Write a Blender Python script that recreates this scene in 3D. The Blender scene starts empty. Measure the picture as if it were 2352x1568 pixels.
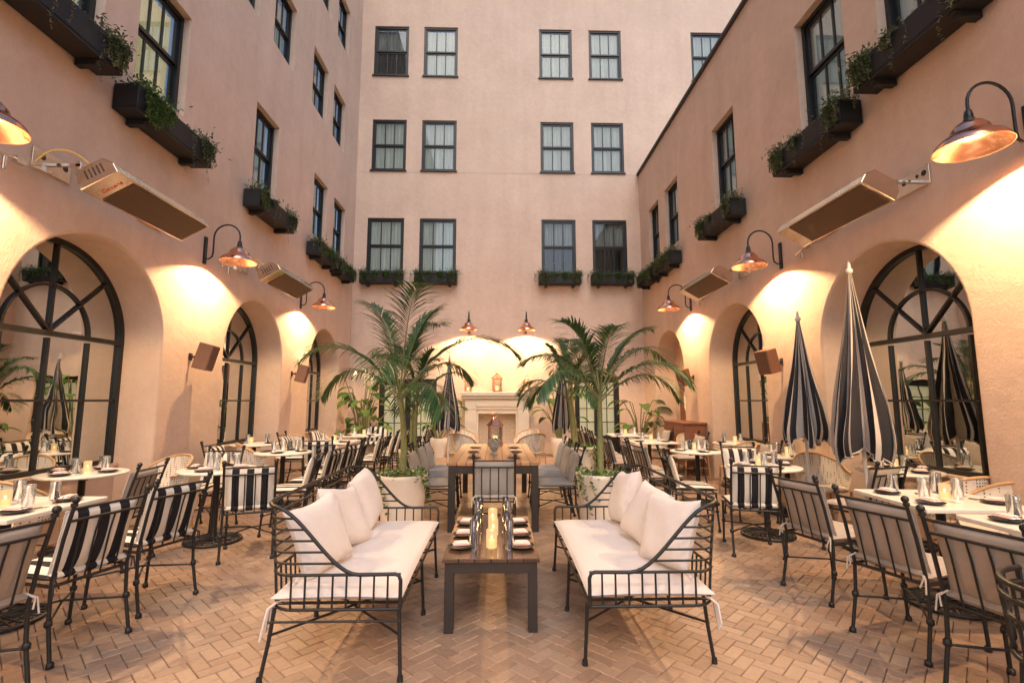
import bpy, math, random
from mathutils import Vector, Matrix
random.seed(7)
V=Vector
scene=bpy.context.scene
COL=scene.collection
rad=math.radians
# ------------------------------------------------------------------ materials
def newmat(name):
    m=bpy.data.materials.new(name); m.use_nodes=True
    nt=m.node_tree; b=nt.nodes["Principled BSDF"]
    return m,nt,b
def N(nt,t,**k):
    n=nt.nodes.new(t)
    for a,v in k.items(): setattr(n,a,v)
    return n
def c4(c): return (c[0],c[1],c[2],1)
def plain(name,col,rough=0.5,metal=0.0,var=0.12,scale=12,bump=0.0,bscale=80,spec=0.5,sheen=0):
    m,nt,b=newmat(name)
    tc=N(nt,"ShaderNodeTexCoord")
    no=N(nt,"ShaderNodeTexNoise"); no.inputs["Scale"].default_value=scale; no.inputs["Detail"].default_value=5
    nt.links.new(tc.outputs["Object"],no.inputs["Vector"])
    mx=N(nt,"ShaderNodeMix",data_type='RGBA')
    mx.inputs[6].default_value=c4([x*(1-var) for x in col]); mx.inputs[7].default_value=c4([min(1,x*(1+var)) for x in col])
    nt.links.new(no.outputs["Fac"],mx.inputs[0]); nt.links.new(mx.outputs[2],b.inputs["Base Color"])
    b.inputs["Roughness"].default_value=rough; b.inputs["Metallic"].default_value=metal
    b.inputs["Specular IOR Level"].default_value=spec
    b.inputs["Sheen Weight"].default_value=sheen
    if bump>0:
        n2=N(nt,"ShaderNodeTexNoise"); n2.inputs["Scale"].default_value=bscale; n2.inputs["Detail"].default_value=4
        nt.links.new(tc.outputs["Object"],n2.inputs["Vector"])
        bp=N(nt,"ShaderNodeBump"); bp.inputs["Strength"].default_value=bump; bp.inputs["Distance"].default_value=0.01
        nt.links.new(n2.outputs["Fac"],bp.inputs["Height"]); nt.links.new(bp.outputs[0],b.inputs["Normal"])
    return m
def math_n(nt,op,a=None,b=None):
    n=N(nt,"ShaderNodeMath",operation=op)
    for i,x in enumerate((a,b)):
        if x is None: continue
        if isinstance(x,(int,float)): n.inputs[i].default_value=x
        else: nt.links.new(x,n.inputs[i])
    return n.outputs[0]

def stucco(name,ca,cb):
    m,nt,b=newmat(name)
    tc=N(nt,"ShaderNodeTexCoord")
    n1=N(nt,"ShaderNodeTexNoise"); n1.inputs["Scale"].default_value=0.9; n1.inputs["Detail"].default_value=8; n1.inputs["Roughness"].default_value=.65
    n2=N(nt,"ShaderNodeTexNoise"); n2.inputs["Scale"].default_value=7; n2.inputs["Detail"].default_value=6; n2.inputs["Roughness"].default_value=.7
    n3=N(nt,"ShaderNodeTexNoise"); n3.inputs["Scale"].default_value=45; n3.inputs["Detail"].default_value=4
    mp=N(nt,"ShaderNodeMapping"); mp.inputs["Scale"].default_value=(2.2,2.2,.22)
    n4=N(nt,"ShaderNodeTexNoise"); n4.inputs["Scale"].default_value=1.3; n4.inputs["Detail"].default_value=5
    nt.links.new(tc.outputs["Object"],mp.inputs[0]); nt.links.new(mp.outputs[0],n4.inputs["Vector"])
    for n in (n1,n2,n3): nt.links.new(tc.outputs["Object"],n.inputs["Vector"])
    s=math_n(nt,'ADD',math_n(nt,'MULTIPLY',n1.outputs["Fac"],.45),math_n(nt,'MULTIPLY',n2.outputs["Fac"],.3))
    s=math_n(nt,'ADD',s,math_n(nt,'MULTIPLY',n4.outputs["Fac"],.25))
    cr=N(nt,"ShaderNodeValToRGB"); cr.color_ramp.elements[0].position=.32; cr.color_ramp.elements[1].position=.62
    cr.color_ramp.elements[0].color=c4(ca); cr.color_ramp.elements[1].color=c4(cb)
    nt.links.new(s,cr.inputs[0]); nt.links.new(cr.outputs[0],b.inputs["Base Color"])
    b.inputs["Roughness"].default_value=.85; b.inputs["Specular IOR Level"].default_value=.25
    h=math_n(nt,'ADD',math_n(nt,'MULTIPLY',n2.outputs["Fac"],1.0),math_n(nt,'MULTIPLY',n3.outputs["Fac"],.35))
    bp=N(nt,"ShaderNodeBump"); bp.inputs["Strength"].default_value=.5; bp.inputs["Distance"].default_value=.02
    nt.links.new(h,bp.inputs["Height"]); nt.links.new(bp.outputs[0],b.inputs["Normal"])
    return m
M={}
M['stucco']=stucco("peach_stucco",(.575,.425,.33),(.73,.56,.445))
M['iron']=plain("black_iron",(.012,.012,.013),.42,0,.3,20,.15,120)
M['frame']=plain("black_painted_frame",(.012,.013,.014),.35,0,.2,10)
M['box']=plain("black_window_box_paint",(.012,.012,.013),.6,0,.3,8,.2,60)
M['copper']=plain("copper",(.86,.44,.29),.2,1,.10,9)
M['steel']=plain("brushed_steel",(.78,.66,.54),.16,1,.12,14,.05,30)
M['pole']=plain("pale_pole",(.7,.66,.6),.4,0,.05,9)
M['limestone']=plain("limestone",(.72,.63,.49),.7,0,.06,5,.15,50)
M['opening_shade']=plain("opening_shade",(.05,.04,.035),.9)  # near-black colour paints the shade inside vent slots and bracket holes
M['marble']=plain("pale_stone_table_top",(.76,.71,.64),.3,0,.07,6)
M['cream']=plain("cream_linen",(.66,.605,.59),.9,0,.05,30,.35,500,.2,sheen=.15)
M['greycloth']=plain("grey_beige_cloth",(.38,.325,.28),.9,0,.08,30,.35,450,.2,sheen=.15)
M['bluegrey']=plain("warm_grey_cloth",(.345,.32,.30),.9,0,.08,30,.35,450,.2,sheen=.15)
M['pot']=plain("cream_cast_stone_pot",(.68,.60,.52),.75,0,.10,7,.25,60)
M['soil']=plain("soil",(.03,.02,.015),.95)
M['trunk']=plain("palm_stem",(.17,.18,.07),.7,0,.35,20,.3,30)
M['plate']=plain("black_stoneware",(.015,.014,.014),.3)
M['silver']=plain("cutlery",(.7,.66,.6),.2,1)
M['speaker']=plain("bronze_speaker_case",(.22,.105,.06),.45,0,.15,20)
M['hose']=plain("yellow_gas_hose",(.62,.43,.10),.5)
M['chest']=plain("carved_chest_wood",(.20,.075,.04),.5,0,.35,10,.4,40)
M['slate']=plain("dark_coping",(.05,.05,.055),.6)
M['white']=plain("white_paint",(.8,.79,.75),.5,0,.03)
M['red']=plain("red_lettering",(.65,.04,.03),.5)
M['bust']=plain("grey_carved_stone",(.28,.27,.25),.7,0,.3,30,.4,40)
M['umblack']=plain("black_canvas",(.02,.02,.025),.85,0,.2,10,.2,300)
M['umwhite']=plain("natural_canvas",(.54,.48,.42),.85,0,.1,10,.2,300)
M['rim']=plain("tan_cane",(.50,.30,.14),.45,0,.15,20)
M['mortar']=plain("sand_joint",(.18,.13,.095),.95,0,.2,30)
def leafmat(name,ca,cb,rough=.45,sub=.25):
    m,nt,b=newmat(name)
    g=N(nt,"ShaderNodeNewGeometry")
    tc=N(nt,"ShaderNodeTexCoord"); no=N(nt,"ShaderNodeTexNoise"); no.inputs["Scale"].default_value=3.5
    nt.links.new(tc.outputs["Object"],no.inputs["Vector"])
    s=math_n(nt,'ADD',math_n(nt,'MULTIPLY',g.outputs["Random Per Island"],.5),math_n(nt,'MULTIPLY',no.outputs["Fac"],.5))
    cr=N(nt,"ShaderNodeValToRGB"); cr.color_ramp.elements[0].position=.2; cr.color_ramp.elements[1].position=.85
    cr.color_ramp.elements[0].color=c4(ca); cr.color_ramp.elements[1].color=c4(cb)
    nt.links.new(s,cr.inputs[0]); nt.links.new(cr.outputs[0],b.inputs["Base Color"])
    b.inputs["Roughness"].default_value=rough
    tr=N(nt,"ShaderNodeBsdfTranslucent"); nt.links.new(cr.outputs[0],tr.inputs[0])
    mx=N(nt,"ShaderNodeMixShader"); mx.inputs[0].default_value=sub
    out=nt.nodes["Material Output"]
    nt.links.new(b.outputs[0],mx.inputs[1]); nt.links.new(tr.outputs[0],mx.inputs[2]); nt.links.new(mx.outputs[0],out.inputs[0])
    return m
M['palm']=leafmat("palm_leaf",(.02,.06,.028),(.12,.20,.06),.34,.3)
M['sage']=leafmat("grey_green_leaf",(.05,.08,.035),(.20,.27,.13),.6)
M['fern']=leafmat("bright_green_leaf",(.03,.09,.02),(.15,.28,.06),.5)
M['dry']=leafmat("grey_trailing_leaf",(.10,.12,.08),(.30,.33,.23),.8)
M['bigleaf']=leafmat("broad_leaf",(.04,.11,.02),(.18,.30,.07),.35,.35)
m,nt,b=newmat("clay_pavers")
g=N(nt,"ShaderNodeNewGeometry"); tc=N(nt,"ShaderNodeTexCoord")
n1=N(nt,"ShaderNodeTexNoise"); n1.inputs["Scale"].default_value=.8; n1.inputs["Detail"].default_value=7; n1.inputs["Roughness"].default_value=.6
n2=N(nt,"ShaderNodeTexNoise"); n2.inputs["Scale"].default_value=35; n2.inputs["Detail"].default_value=6
for n in (n1,n2): nt.links.new(tc.outputs["Object"],n.inputs["Vector"])
s=math_n(nt,'ADD',math_n(nt,'MULTIPLY',g.outputs["Random Per Island"],.22),math_n(nt,'MULTIPLY',n1.outputs["Fac"],.48))
s=math_n(nt,'ADD',s,math_n(nt,'MULTIPLY',n2.outputs["Fac"],.30))
cr=N(nt,"ShaderNodeValToRGB"); e=cr.color_ramp.elements
e[0].position=.25; e[0].color=(.20,.13,.092,1); e[1].position=.75; e[1].color=(.43,.305,.22,1)
x=e.new(.5); x.color=(.315,.213,.15,1)
nt.links.new(s,cr.inputs[0]); nt.links.new(cr.outputs[0],b.inputs["Base Color"])
rr=N(nt,"ShaderNodeMapRange"); rr.inputs[3].default_value=.34; rr.inputs[4].default_value=.7
nt.links.new(n1.outputs["Fac"],rr.inputs[0]); nt.links.new(rr.outputs[0],b.inputs["Roughness"])
bp=N(nt,"ShaderNodeBump"); bp.inputs["Strength"].default_value=.5; bp.inputs["Distance"].default_value=.004
nt.links.new(n2.outputs["Fac"],bp.inputs["Height"]); nt.links.new(bp.outputs[0],b.inputs["Normal"])
M['paver']=m
def stripes(name,ca,cb,period,axis=0,duty=.5,off=0.0):
    m,nt,b=newmat(name)
    tc=N(nt,"ShaderNodeTexCoord"); sx=N(nt,"ShaderNodeSeparateXYZ"); nt.links.new(tc.outputs["Object"],sx.inputs[0])
    fr=math_n(nt,'FRACT',math_n(nt,'ADD',math_n(nt,'DIVIDE',sx.outputs[axis],period),10+off))
    st=math_n(nt,'GREATER_THAN',fr,duty)
    mx=N(nt,"ShaderNodeMix",data_type='RGBA'); mx.inputs[6].default_value=c4(ca); mx.inputs[7].default_value=c4(cb)
    nt.links.new(st,mx.inputs[0]); nt.links.new(mx.outputs[2],b.inputs["Base Color"])
    b.inputs["Roughness"].default_value=.9; b.inputs["Specular IOR Level"].default_value=.2
    n2=N(nt,"ShaderNodeTexNoise"); n2.inputs["Scale"].default_value=400
    nt.links.new(tc.outputs["Object"],n2.inputs["Vector"])
    bp=N(nt,"ShaderNodeBump"); bp.inputs["Strength"].default_value=.3; bp.inputs["Distance"].default_value=.005
    nt.links.new(n2.outputs["Fac"],bp.inputs["Height"]); nt.links.new(bp.outputs[0],b.inputs["Normal"])
    return m
M['stripe']=stripes("black_white_stripe_cloth",(.022,.022,.028),(.72,.67,.60),.125,0,.5,.25)
M['napkin']=stripes("napkin_cloth",(.74,.70,.66),(.55,.16,.14),.03,0,.82)
def planks(name,ca,cb,period,axis,rough=.45):
    m,nt,b=newmat(name)
    tc=N(nt,"ShaderNodeTexCoord"); sx=N(nt,"ShaderNodeSeparateXYZ"); nt.links.new(tc.outputs["Object"],sx.inputs[0])
    d=math_n(nt,'ADD',math_n(nt,'DIVIDE',sx.outputs[axis],period),10.0)
    fr=math_n(nt,'FRACT',d); fl=math_n(nt,'FLOOR',d)
    gap=math_n(nt,'LESS_THAN',math_n(nt,'ABSOLUTE',math_n(nt,'SUBTRACT',fr,.5)),.46)
    wn=N(nt,"ShaderNodeTexWhiteNoise",noise_dimensions='1D'); nt.links.new(fl,wn.inputs["W"])
    mp=N(nt,"ShaderNodeMapping"); sc=[30,30,30]; sc[1-axis]=2.0; mp.inputs["Scale"].default_value=sc
    nt.links.new(tc.outputs["Object"],mp.inputs[0])
    n1=N(nt,"ShaderNodeTexNoise"); n1.inputs["Scale"].default_value=1; n1.inputs["Detail"].default_value=6; nt.links.new(mp.outputs[0],n1.inputs["Vector"])
    s=math_n(nt,'ADD',math_n(nt,'MULTIPLY',wn.outputs[0],.4),math_n(nt,'MULTIPLY',n1.outputs["Fac"],.6))
    cr=N(nt,"ShaderNodeValToRGB"); cr.color_ramp.elements[0].position=.25; cr.color_ramp.elements[1].position=.8
    cr.color_ramp.elements[0].color=c4(ca); cr.color_ramp.elements[1].color=c4(cb); nt.links.new(s,cr.inputs[0])
    mx=N(nt,"ShaderNodeMix",data_type='RGBA'); mx.inputs[6].default_value=(.01,.008,.006,1); nt.links.new(cr.outputs[0],mx.inputs[7]); nt.links.new(gap,mx.inputs[0])
    nt.links.new(mx.outputs[2],b.inputs["Base Color"]); b.inputs["Roughness"].default_value=rough
    bp=N(nt,"ShaderNodeBump"); bp.inputs["Strength"].default_value=.6; bp.inputs["Distance"].default_value=.004
    nt.links.new(gap,bp.inputs["Height"]); nt.links.new(bp.outputs[0],b.inputs["Normal"])
    return m
M['teak']=planks("teak_planks",(.24,.12,.055),(.48,.28,.14),.107,0)
M['darkwood']=planks("espresso_planks",(.045,.026,.017),(.13,.07,.04),.107,0,.2)
M['legwood']=plain("espresso_wood",(.03,.022,.018),.45,0,.3,14)
m,nt,b=newmat("firebrick")
tc=N(nt,"ShaderNodeTexCoord"); mp=N(nt,"ShaderNodeMapping"); mp.inputs["Rotation"].default_value=(rad(90),0,0)
bt=N(nt,"ShaderNodeTexBrick"); bt.inputs["Color1"].default_value=(.6,.48,.34,1); bt.inputs["Color2"].default_value=(.54,.42,.29,1); bt.inputs["Mortar"].default_value=(.40,.31,.22,1)
bt.inputs["Scale"].default_value=1; bt.inputs["Brick Width"].default_value=.22; bt.inputs["Row Height"].default_value=.07; bt.inputs["Mortar Size"].default_value=.005
nt.links.new(tc.outputs["Object"],mp.inputs[0]); nt.links.new(mp.outputs[0],bt.inputs[0]); nt.links.new(bt.outputs[0],b.inputs["Base Color"]); b.inputs["Roughness"].default_value=.85
M['firebrick']=m
m,nt,b=newmat("heater_grille")
tc=N(nt,"ShaderNodeTexCoord"); vo=N(nt,"ShaderNodeTexVoronoi"); vo.inputs["Scale"].default_value=70; vo.inputs["Randomness"].default_value=.1
nt.links.new(tc.outputs["Object"],vo.inputs["Vector"])
cr=N(nt,"ShaderNodeValToRGB"); cr.color_ramp.elements[0].position=.3; cr.color_ramp.elements[1].position=.6
cr.color_ramp.elements[0].color=(.03,.017,.011,1); cr.color_ramp.elements[1].color=(.14,.08,.048,1)
nt.links.new(vo.outputs["Distance"],cr.inputs[0]); nt.links.new(cr.outputs[0],b.inputs["Base Color"]); b.inputs["Roughness"].default_value=.6; b.inputs["Metallic"].default_value=.2
M['grille']=m
m,nt,b=newmat("woven_cane")
tc=N(nt,"ShaderNodeTexCoord"); vo=N(nt,"ShaderNodeTexVoronoi"); vo.inputs["Scale"].default_value=38; vo.inputs["Randomness"].default_value=.15
nt.links.new(tc.outputs["Object"],vo.inputs["Vector"])
cr=N(nt,"ShaderNodeValToRGB"); cr.color_ramp.interpolation='CONSTANT'; cr.color_ramp.elements[1].position=.27
cr.color_ramp.elements[0].color=(.06,.05,.04,1); cr.color_ramp.elements[1].color=(.70,.62,.52,1)
nt.links.new(vo.outputs["Distance"],cr.inputs[0]); nt.links.new(cr.outputs[0],b.inputs["Base Color"]); b.inputs["Roughness"].default_value=.6
M['weave']=m
def thinglass(name,tint,refl,rough=0.0,k=.8):
    m,nt,b=newmat(name); out=nt.nodes["Material Output"]; nt.nodes.remove(b)
    t=N(nt,"ShaderNodeBsdfTransparent"); t.inputs[0].default_value=c4(tint)
    g=N(nt,"ShaderNodeBsdfGlossy"); g.inputs["Roughness"].default_value=rough; g.inputs[0].default_value=(.95,.97,1,1)
    lw=N(nt,"ShaderNodeLayerWeight"); lw.inputs[0].default_value=.3
    f=math_n(nt,'MINIMUM',math_n(nt,'ADD',math_n(nt,'MULTIPLY',lw.outputs["Fresnel"],k),refl),1.0)
    mx=N(nt,"ShaderNodeMixShader"); nt.links.new(f,mx.inputs[0]); nt.links.new(t.outputs[0],mx.inputs[1]); nt.links.new(g.outputs[0],mx.inputs[2]); nt.links.new(mx.outputs[0],out.inputs[0])
    return m
M['pane']=thinglass("window_glass",(.78,.82,.82),.025,.01,.45)
M['tumbler']=thinglass("clear_glass",(.93,.94,.94),.06,.02)
m,nt,b=newmat("reflective_arch_glass")
b.inputs["Base Color"].default_value=(.62,.63,.60,1); b.inputs["Metallic"].default_value=1; b.inputs["Roughness"].default_value=.01
tc=N(nt,"ShaderNodeTexCoord"); n2=N(nt,"ShaderNodeTexNoise"); n2.inputs["Scale"].default_value=1.5; nt.links.new(tc.outputs["Object"],n2.inputs["Vector"])
bp=N(nt,"ShaderNodeBump"); bp.inputs["Strength"].default_value=.04; bp.inputs["Distance"].default_value=.05
nt.links.new(n2.outputs["Fac"],bp.inputs["Height"]); nt.links.new(bp.outputs[0],b.inputs["Normal"])
M['mirror']=m
def curtain(name,ca,cb,em=0,ecol=(1,.8,.4),half=False):
    m,nt,b=newmat(name)
    tc=N(nt,"ShaderNodeTexCoord"); mp=N(nt,"ShaderNodeMapping"); mp.inputs["Scale"].default_value=(9,1,.35)
    no=N(nt,"ShaderNodeTexNoise"); no.inputs["Scale"].default_value=2.2; no.inputs["Detail"].default_value=3
    nt.links.new(tc.outputs["Object"],mp.inputs[0]); nt.links.new(mp.outputs[0],no.inputs["Vector"])
    cr=N(nt,"ShaderNodeValToRGB"); cr.color_ramp.elements[0].position=.3; cr.color_ramp.elements[1].position=.7
    cr.color_ramp.elements[0].color=c4(ca); cr.color_ramp.elements[1].color=c4(cb)
    nt.links.new(no.outputs["Fac"],cr.inputs[0]); col=cr.outputs[0]
    if half:
        sx=N(nt,"ShaderNodeSeparateXYZ"); nt.links.new(tc.outputs["Object"],sx.inputs[0])
        st=math_n(nt,'GREATER_THAN',sx.outputs[2],.86)
        mx=N(nt,"ShaderNodeMix",data_type='RGBA'); mx.inputs[6].default_value=(.045,.04,.035,1); nt.links.new(col,mx.inputs[7]); nt.links.new(st,mx.inputs[0]); col=mx.outputs[2]
    nt.links.new(col,b.inputs["Base Color"]); b.inputs["Roughness"].default_value=.9
    if em: b.inputs["Emission Color"].default_value=c4(ecol); b.inputs["Emission Strength"].default_value=em
    m.cycles.emission_sampling='NONE'
    return m
M['curtain']=curtain("cream_curtain_soft_glow",(.42,.42,.38),(.72,.71,.65),.15,(1,1,.90))  # faint glow put into the cloth so the windows look brighter
M['curthalf']=curtain("half_drawn_blind",(.34,.34,.32),(.56,.56,.52),0,half=True)
M['curtlit']=curtain("lit_curtain",(.6,.5,.3),(.85,.75,.5),.6,(1,.80,.40))
def emit(name,col,s):
    m,nt,b=newmat(name); b.inputs["Base Color"].default_value=c4(col); b.inputs["Emission Color"].default_value=c4(col); b.inputs["Emission Strength"].default_value=s; m.cycles.emission_sampling='NONE'; return m
M['bulb']=emit("warm_bulb",(1,.82,.55),30)
M['glow']=emit("candle_wax_glow",(1,.62,.28),1.5)
M['flame']=emit("candle_flame",(1,.78,.42),14)
M['doorlit']=emit("lit_room_beyond_door",(1,.78,.48),.55)
m,nt,b=newmat("glowing_ribbed_glass"); out=nt.nodes["Material Output"]; nt.nodes.remove(b)
t=N(nt,"ShaderNodeBsdfTransparent"); t.inputs[0].default_value=(1,.9,.75,1)
g_=N(nt,"ShaderNodeBsdfGlossy"); g_.inputs["Roughness"].default_value=.08
e_=N(nt,"ShaderNodeEmission"); e_.inputs[0].default_value=(1,.66,.32,1); e_.inputs[1].default_value=1.2
lw=N(nt,"ShaderNodeLayerWeight"); lw.inputs[0].default_value=.35
mx=N(nt,"ShaderNodeMixShader"); mx.inputs[0].default_value=.5; nt.links.new(t.outputs[0],mx.inputs[1]); nt.links.new(e_.outputs[0],mx.inputs[2])
mx2=N(nt,"ShaderNodeMixShader"); nt.links.new(math_n(nt,'MULTIPLY',lw.outputs["Fresnel"],.5),mx2.inputs[0]); nt.links.new(mx.outputs[0],mx2.inputs[1]); nt.links.new(g_.outputs[0],mx2.inputs[2])
nt.links.new(mx2.outputs[0],out.inputs[0]); m.cycles.emission_sampling='NONE'; M['ribglass']=m

# ------------------------------------------------------------------ mesh builder
class MB:
    def __init__(s): s.v=[];s.f=[];s.sm=[];s.mi=[];s.m=0
    def add(s,vs,fs,smooth=False,m=None):
        o=len(s.v); s.v+= [tuple(p) for p in vs]
        for f in fs: s.f.append(tuple(i+o for i in f)); s.sm.append(smooth); s.mi.append(s.m if m is None else m)
    def box(s,c,d,R=None,m=None):
        c=V(c); x,y,z=d[0]/2,d[1]/2,d[2]/2
        vs=[V((a*x,b*y,e*z)) for a in(-1,1) for b in(-1,1) for e in(-1,1)]
        if R: vs=[R@p for p in vs]
        vs=[p+c for p in vs]
        s.add(vs,[(0,1,3,2),(4,6,7,5),(0,4,5,1),(2,3,7,6),(0,2,6,4),(1,5,7,3)],False,m)
    def tube(s,pts,r,n=6,closed=False,m=None,rs=None):
        pts=[V(p) for p in pts]; k=len(pts); vs=[]; prev=None
        for i,p in enumerate(pts):
            if closed: t=pts[(i+1)%k]-pts[i-1]
            elif i==0: t=pts[1]-p
            elif i==k-1: t=p-pts[i-1]
            else: t=(pts[i+1]-p).normalized()+(p-pts[i-1]).normalized()
            t.normalize()
            if prev is None:
                a=V((0,0,1)) if abs(t.z)<.9 else V((1,0,0))
                u=t.cross(a).normalized()
            else:
                u=prev-t*prev.dot(t); u.normalize()
            prev=u; w=t.cross(u)
            rr=rs[i] if rs else r
            for j in range(n):
                an=2*math.pi*j/n; vs.append(p+u*math.cos(an)*rr+w*math.sin(an)*rr)
        fs=[]
        for i in range(k if closed else k-1):
            a=i*n; b2=((i+1)%k)*n
            for j in range(n): fs.append((a+j,a+(j+1)%n,b2+(j+1)%n,b2+j))
        s.add(vs,fs,True,m)
        if not closed: s.add(vs[:n],[tuple(range(n))[::-1]],False,m); s.add(vs[-n:],[tuple(range(n))],False,m)
    def lathe(s,prof,n=20,c=(0,0,0),m=None,fn=None,cap=False):
        vs=[];k=len(prof)
        for r,z in prof:
            for j in range(n):
                a=2*math.pi*j/n
                q=r*(fn(a,z) if fn else 1)
                vs.append((c[0]+q*math.cos(a),c[1]+q*math.sin(a),c[2]+z))
        fs=[(i*n+j,i*n+(j+1)%n,(i+1)*n+(j+1)%n,(i+1)*n+j) for i in range(k-1) for j in range(n)]
        s.add(vs,fs,True,m)
    def ball(s,c,r,n=8,m=None,sc=(1,1,1)):
        pr=[(r*math.sin(math.pi*i/(n//2+1)),-r*math.cos(math.pi*i/(n//2+1))) for i in range(n//2+2)]
        pr[0]=(r*.02,-r);pr[-1]=(r*.02,r)
        vs=[];
        for q,z in pr:
            for j in range(n):
                a=2*math.pi*j/n; vs.append((c[0]+q*math.cos(a)*sc[0],c[1]+q*math.sin(a)*sc[1],c[2]+z*sc[2]))
        k=len(pr)
        s.add(vs,[(i*n+j,i*n+(j+1)%n,(i+1)*n+(j+1)%n,(i+1)*n+j) for i in range(k-1) for j in range(n)],True,m)
    def slab(s,c,d,R=None,n=8,puff=.25,m=None,seed=0,wr=.04):
        rn=random.Random(seed); c=V(c); vs=[];N1=n+1
        ph=[rn.uniform(0,6) for _ in range(4)]
        for sgn in (1,-1):
            for i in range(N1):
                for j in range(N1):
                    u=-1+2*i/n; v=-1+2*j/n
                    uu=math.copysign(abs(math.sin(u*math.pi/2)),u); vv=math.copysign(abs(math.sin(v*math.pi/2)),v)
                    e=(max(0,1-uu**6)*max(0,1-vv**6))**.5
                    dm=(1-puff)+puff*(1-uu*uu)*(1-vv*vv)
                    h=d[2]/2*e*dm*(1+wr*math.sin(5*u+ph[0])*math.sin(4*v+ph[1])+wr*.6*math.sin(11*u+6*v+ph[2]))
                    p=V((uu*d[0]/2*(1-.03*(1-vv*vv)*abs(uu)**3),vv*d[1]/2*(1-.03*(1-uu*uu)*abs(vv)**3),sgn*h))
                    if R: p=R@p
                    vs.append(c+p)
        fs=[]
        for q in (0,1):
            o=q*N1*N1
            for i in range(n):
                for j in range(n):
                    f=(o+i*N1+j,o+(i+1)*N1+j,o+(i+1)*N1+j+1,o+i*N1+j+1)
                    fs.append(f if q==0 else f[::-1])
        s.add(vs,fs,True,m)
        per=[(-1+2*i/n,-1) for i in range(n)]+[(1,-1+2*i/n) for i in range(n)]+[(1-2*i/n,1) for i in range(n)]+[(-1,1-2*i/n) for i in range(n)]
        pts=[]
        for u,v in per:
            uu=math.sin(u*math.pi/2); vv=math.sin(v*math.pi/2)
            p=V((uu*d[0]/2*(1-.03*(1-vv*vv)*abs(uu)**3),vv*d[1]/2*(1-.03*(1-uu*uu)*abs(vv)**3),0))
            if R: p=R@p
            pts.append(c+p)
        if d[0]>.15: s.tube(pts,.005,4,True,m)
def mk(name,mb,mats,parent=None,bevel=0,label=None):
    me=bpy.data.meshes.new(name); me.from_pydata(mb.v,[],mb.f)
    me.polygons.foreach_set("use_smooth",mb.sm); me.polygons.foreach_set("material_index",mb.mi)
    for x in (mats if isinstance(mats,(list,tuple)) else [mats]): me.materials.append(M[x] if isinstance(x,str) else x)
    me.update()
    o=bpy.data.objects.new(name,me); COL.objects.link(o)
    if parent: o.parent=parent
    if bevel:
        b=o.modifiers.new("bevel",'BEVEL'); b.width=bevel; b.segments=2; b.limit_method='ANGLE'
    if label: o["label"]=label
    return o
def thing(name,label,cat,group=None):
    e=bpy.data.objects.new(name,None); e.empty_display_size=.1; COL.objects.link(e)
    e["label"]=label; e["category"]=cat
    if group: e["group"]=group
    return e
def tagm(o,label,cat,group=None):
    o["label"]=label;o["category"]=cat
    if group:o["group"]=group
USED=set()
def kids(o): return [c for c in bpy.data.objects if c.parent==o]
CH={}
def place(o,x,y,z=0,rz=0,label=None,mat=None,sc=None):
    if o.name not in USED:
        USED.add(o.name); r=o
        def rec(q):
            CH[q.name]=kids(q)
            for k in CH[q.name]: rec(k)
        rec(o)
    else:
        def cp(q,par):
            n=q.copy(); COL.objects.link(n); n.parent=par
            for k in CH[q.name]: cp(k,n)
            return n
        r=cp(o,None)
    r.location=(x,y,z); r.rotation_euler=(0,0,rad(rz))
    if sc: r.scale=(sc,sc,sc)
    if label: r["label"]=label
    return r
def rz(a): return Matrix.Rotation(rad(a),3,'Z')
def rx(a): return Matrix.Rotation(rad(a),3,'X')
def ry(a): return Matrix.Rotation(rad(a),3,'Y')

# ------------------------------------------------------------------ ground
mb=MB(); mb.add([(-300,-300,-.02),(300,-300,-.02),(300,300,-.02),(-300,300,-.02)],[(0,1,2,3)])
g=mk("ground",mb,'mortar'); g["kind"]="structure"
mb=MB(); cs=.082; gp=.0018; ch=.0035
ca,sa=math.cos(rad(45)),math.sin(rad(45))
rn=random.Random(3)
def brick(x0,y0,x1,y1):
    cx,cy=(x0+x1)/2*cs,(y0+y1)/2*cs
    X=cx*ca-cy*sa; Y=cx*sa+cy*ca+7
    if not(-4.95<X<4.95 and .9<Y<14.45): return
    z=rn.uniform(-.0015,.0015); tx=rn.uniform(-.005,.005); ty=rn.uniform(-.005,.005)
    vs=[]
    for k,(ins,dz) in enumerate(((gp,-.014),(gp,-.004),(gp+ch,0))):
        for px,py in ((x0*cs+ins,y0*cs+ins),(x1*cs-ins,y0*cs+ins),(x1*cs-ins,y1*cs-ins),(x0*cs+ins,y1*cs-ins)):
            vs.append((px*ca-py*sa,px*sa+py*ca+7,z+dz+(px-cx)*tx+(py-cy)*ty))
    mb.add(vs,[(8,9,10,11)]+[(k*4+i,k*4+(i+1)%4,k*4+4+(i+1)%4,k*4+4+i) for k in (0,1) for i in range(4)],False)
R_=116
for i in range(-R_,R_):
    for j in range(-R_,R_):
        d=(i-j)%4
        if d==0: brick(i,j,i+2,j+1)
        elif d==3: brick(i,j,i+1,j+2)
pv=mk("paving",mb,'paver'); pv["kind"]="structure"

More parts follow.
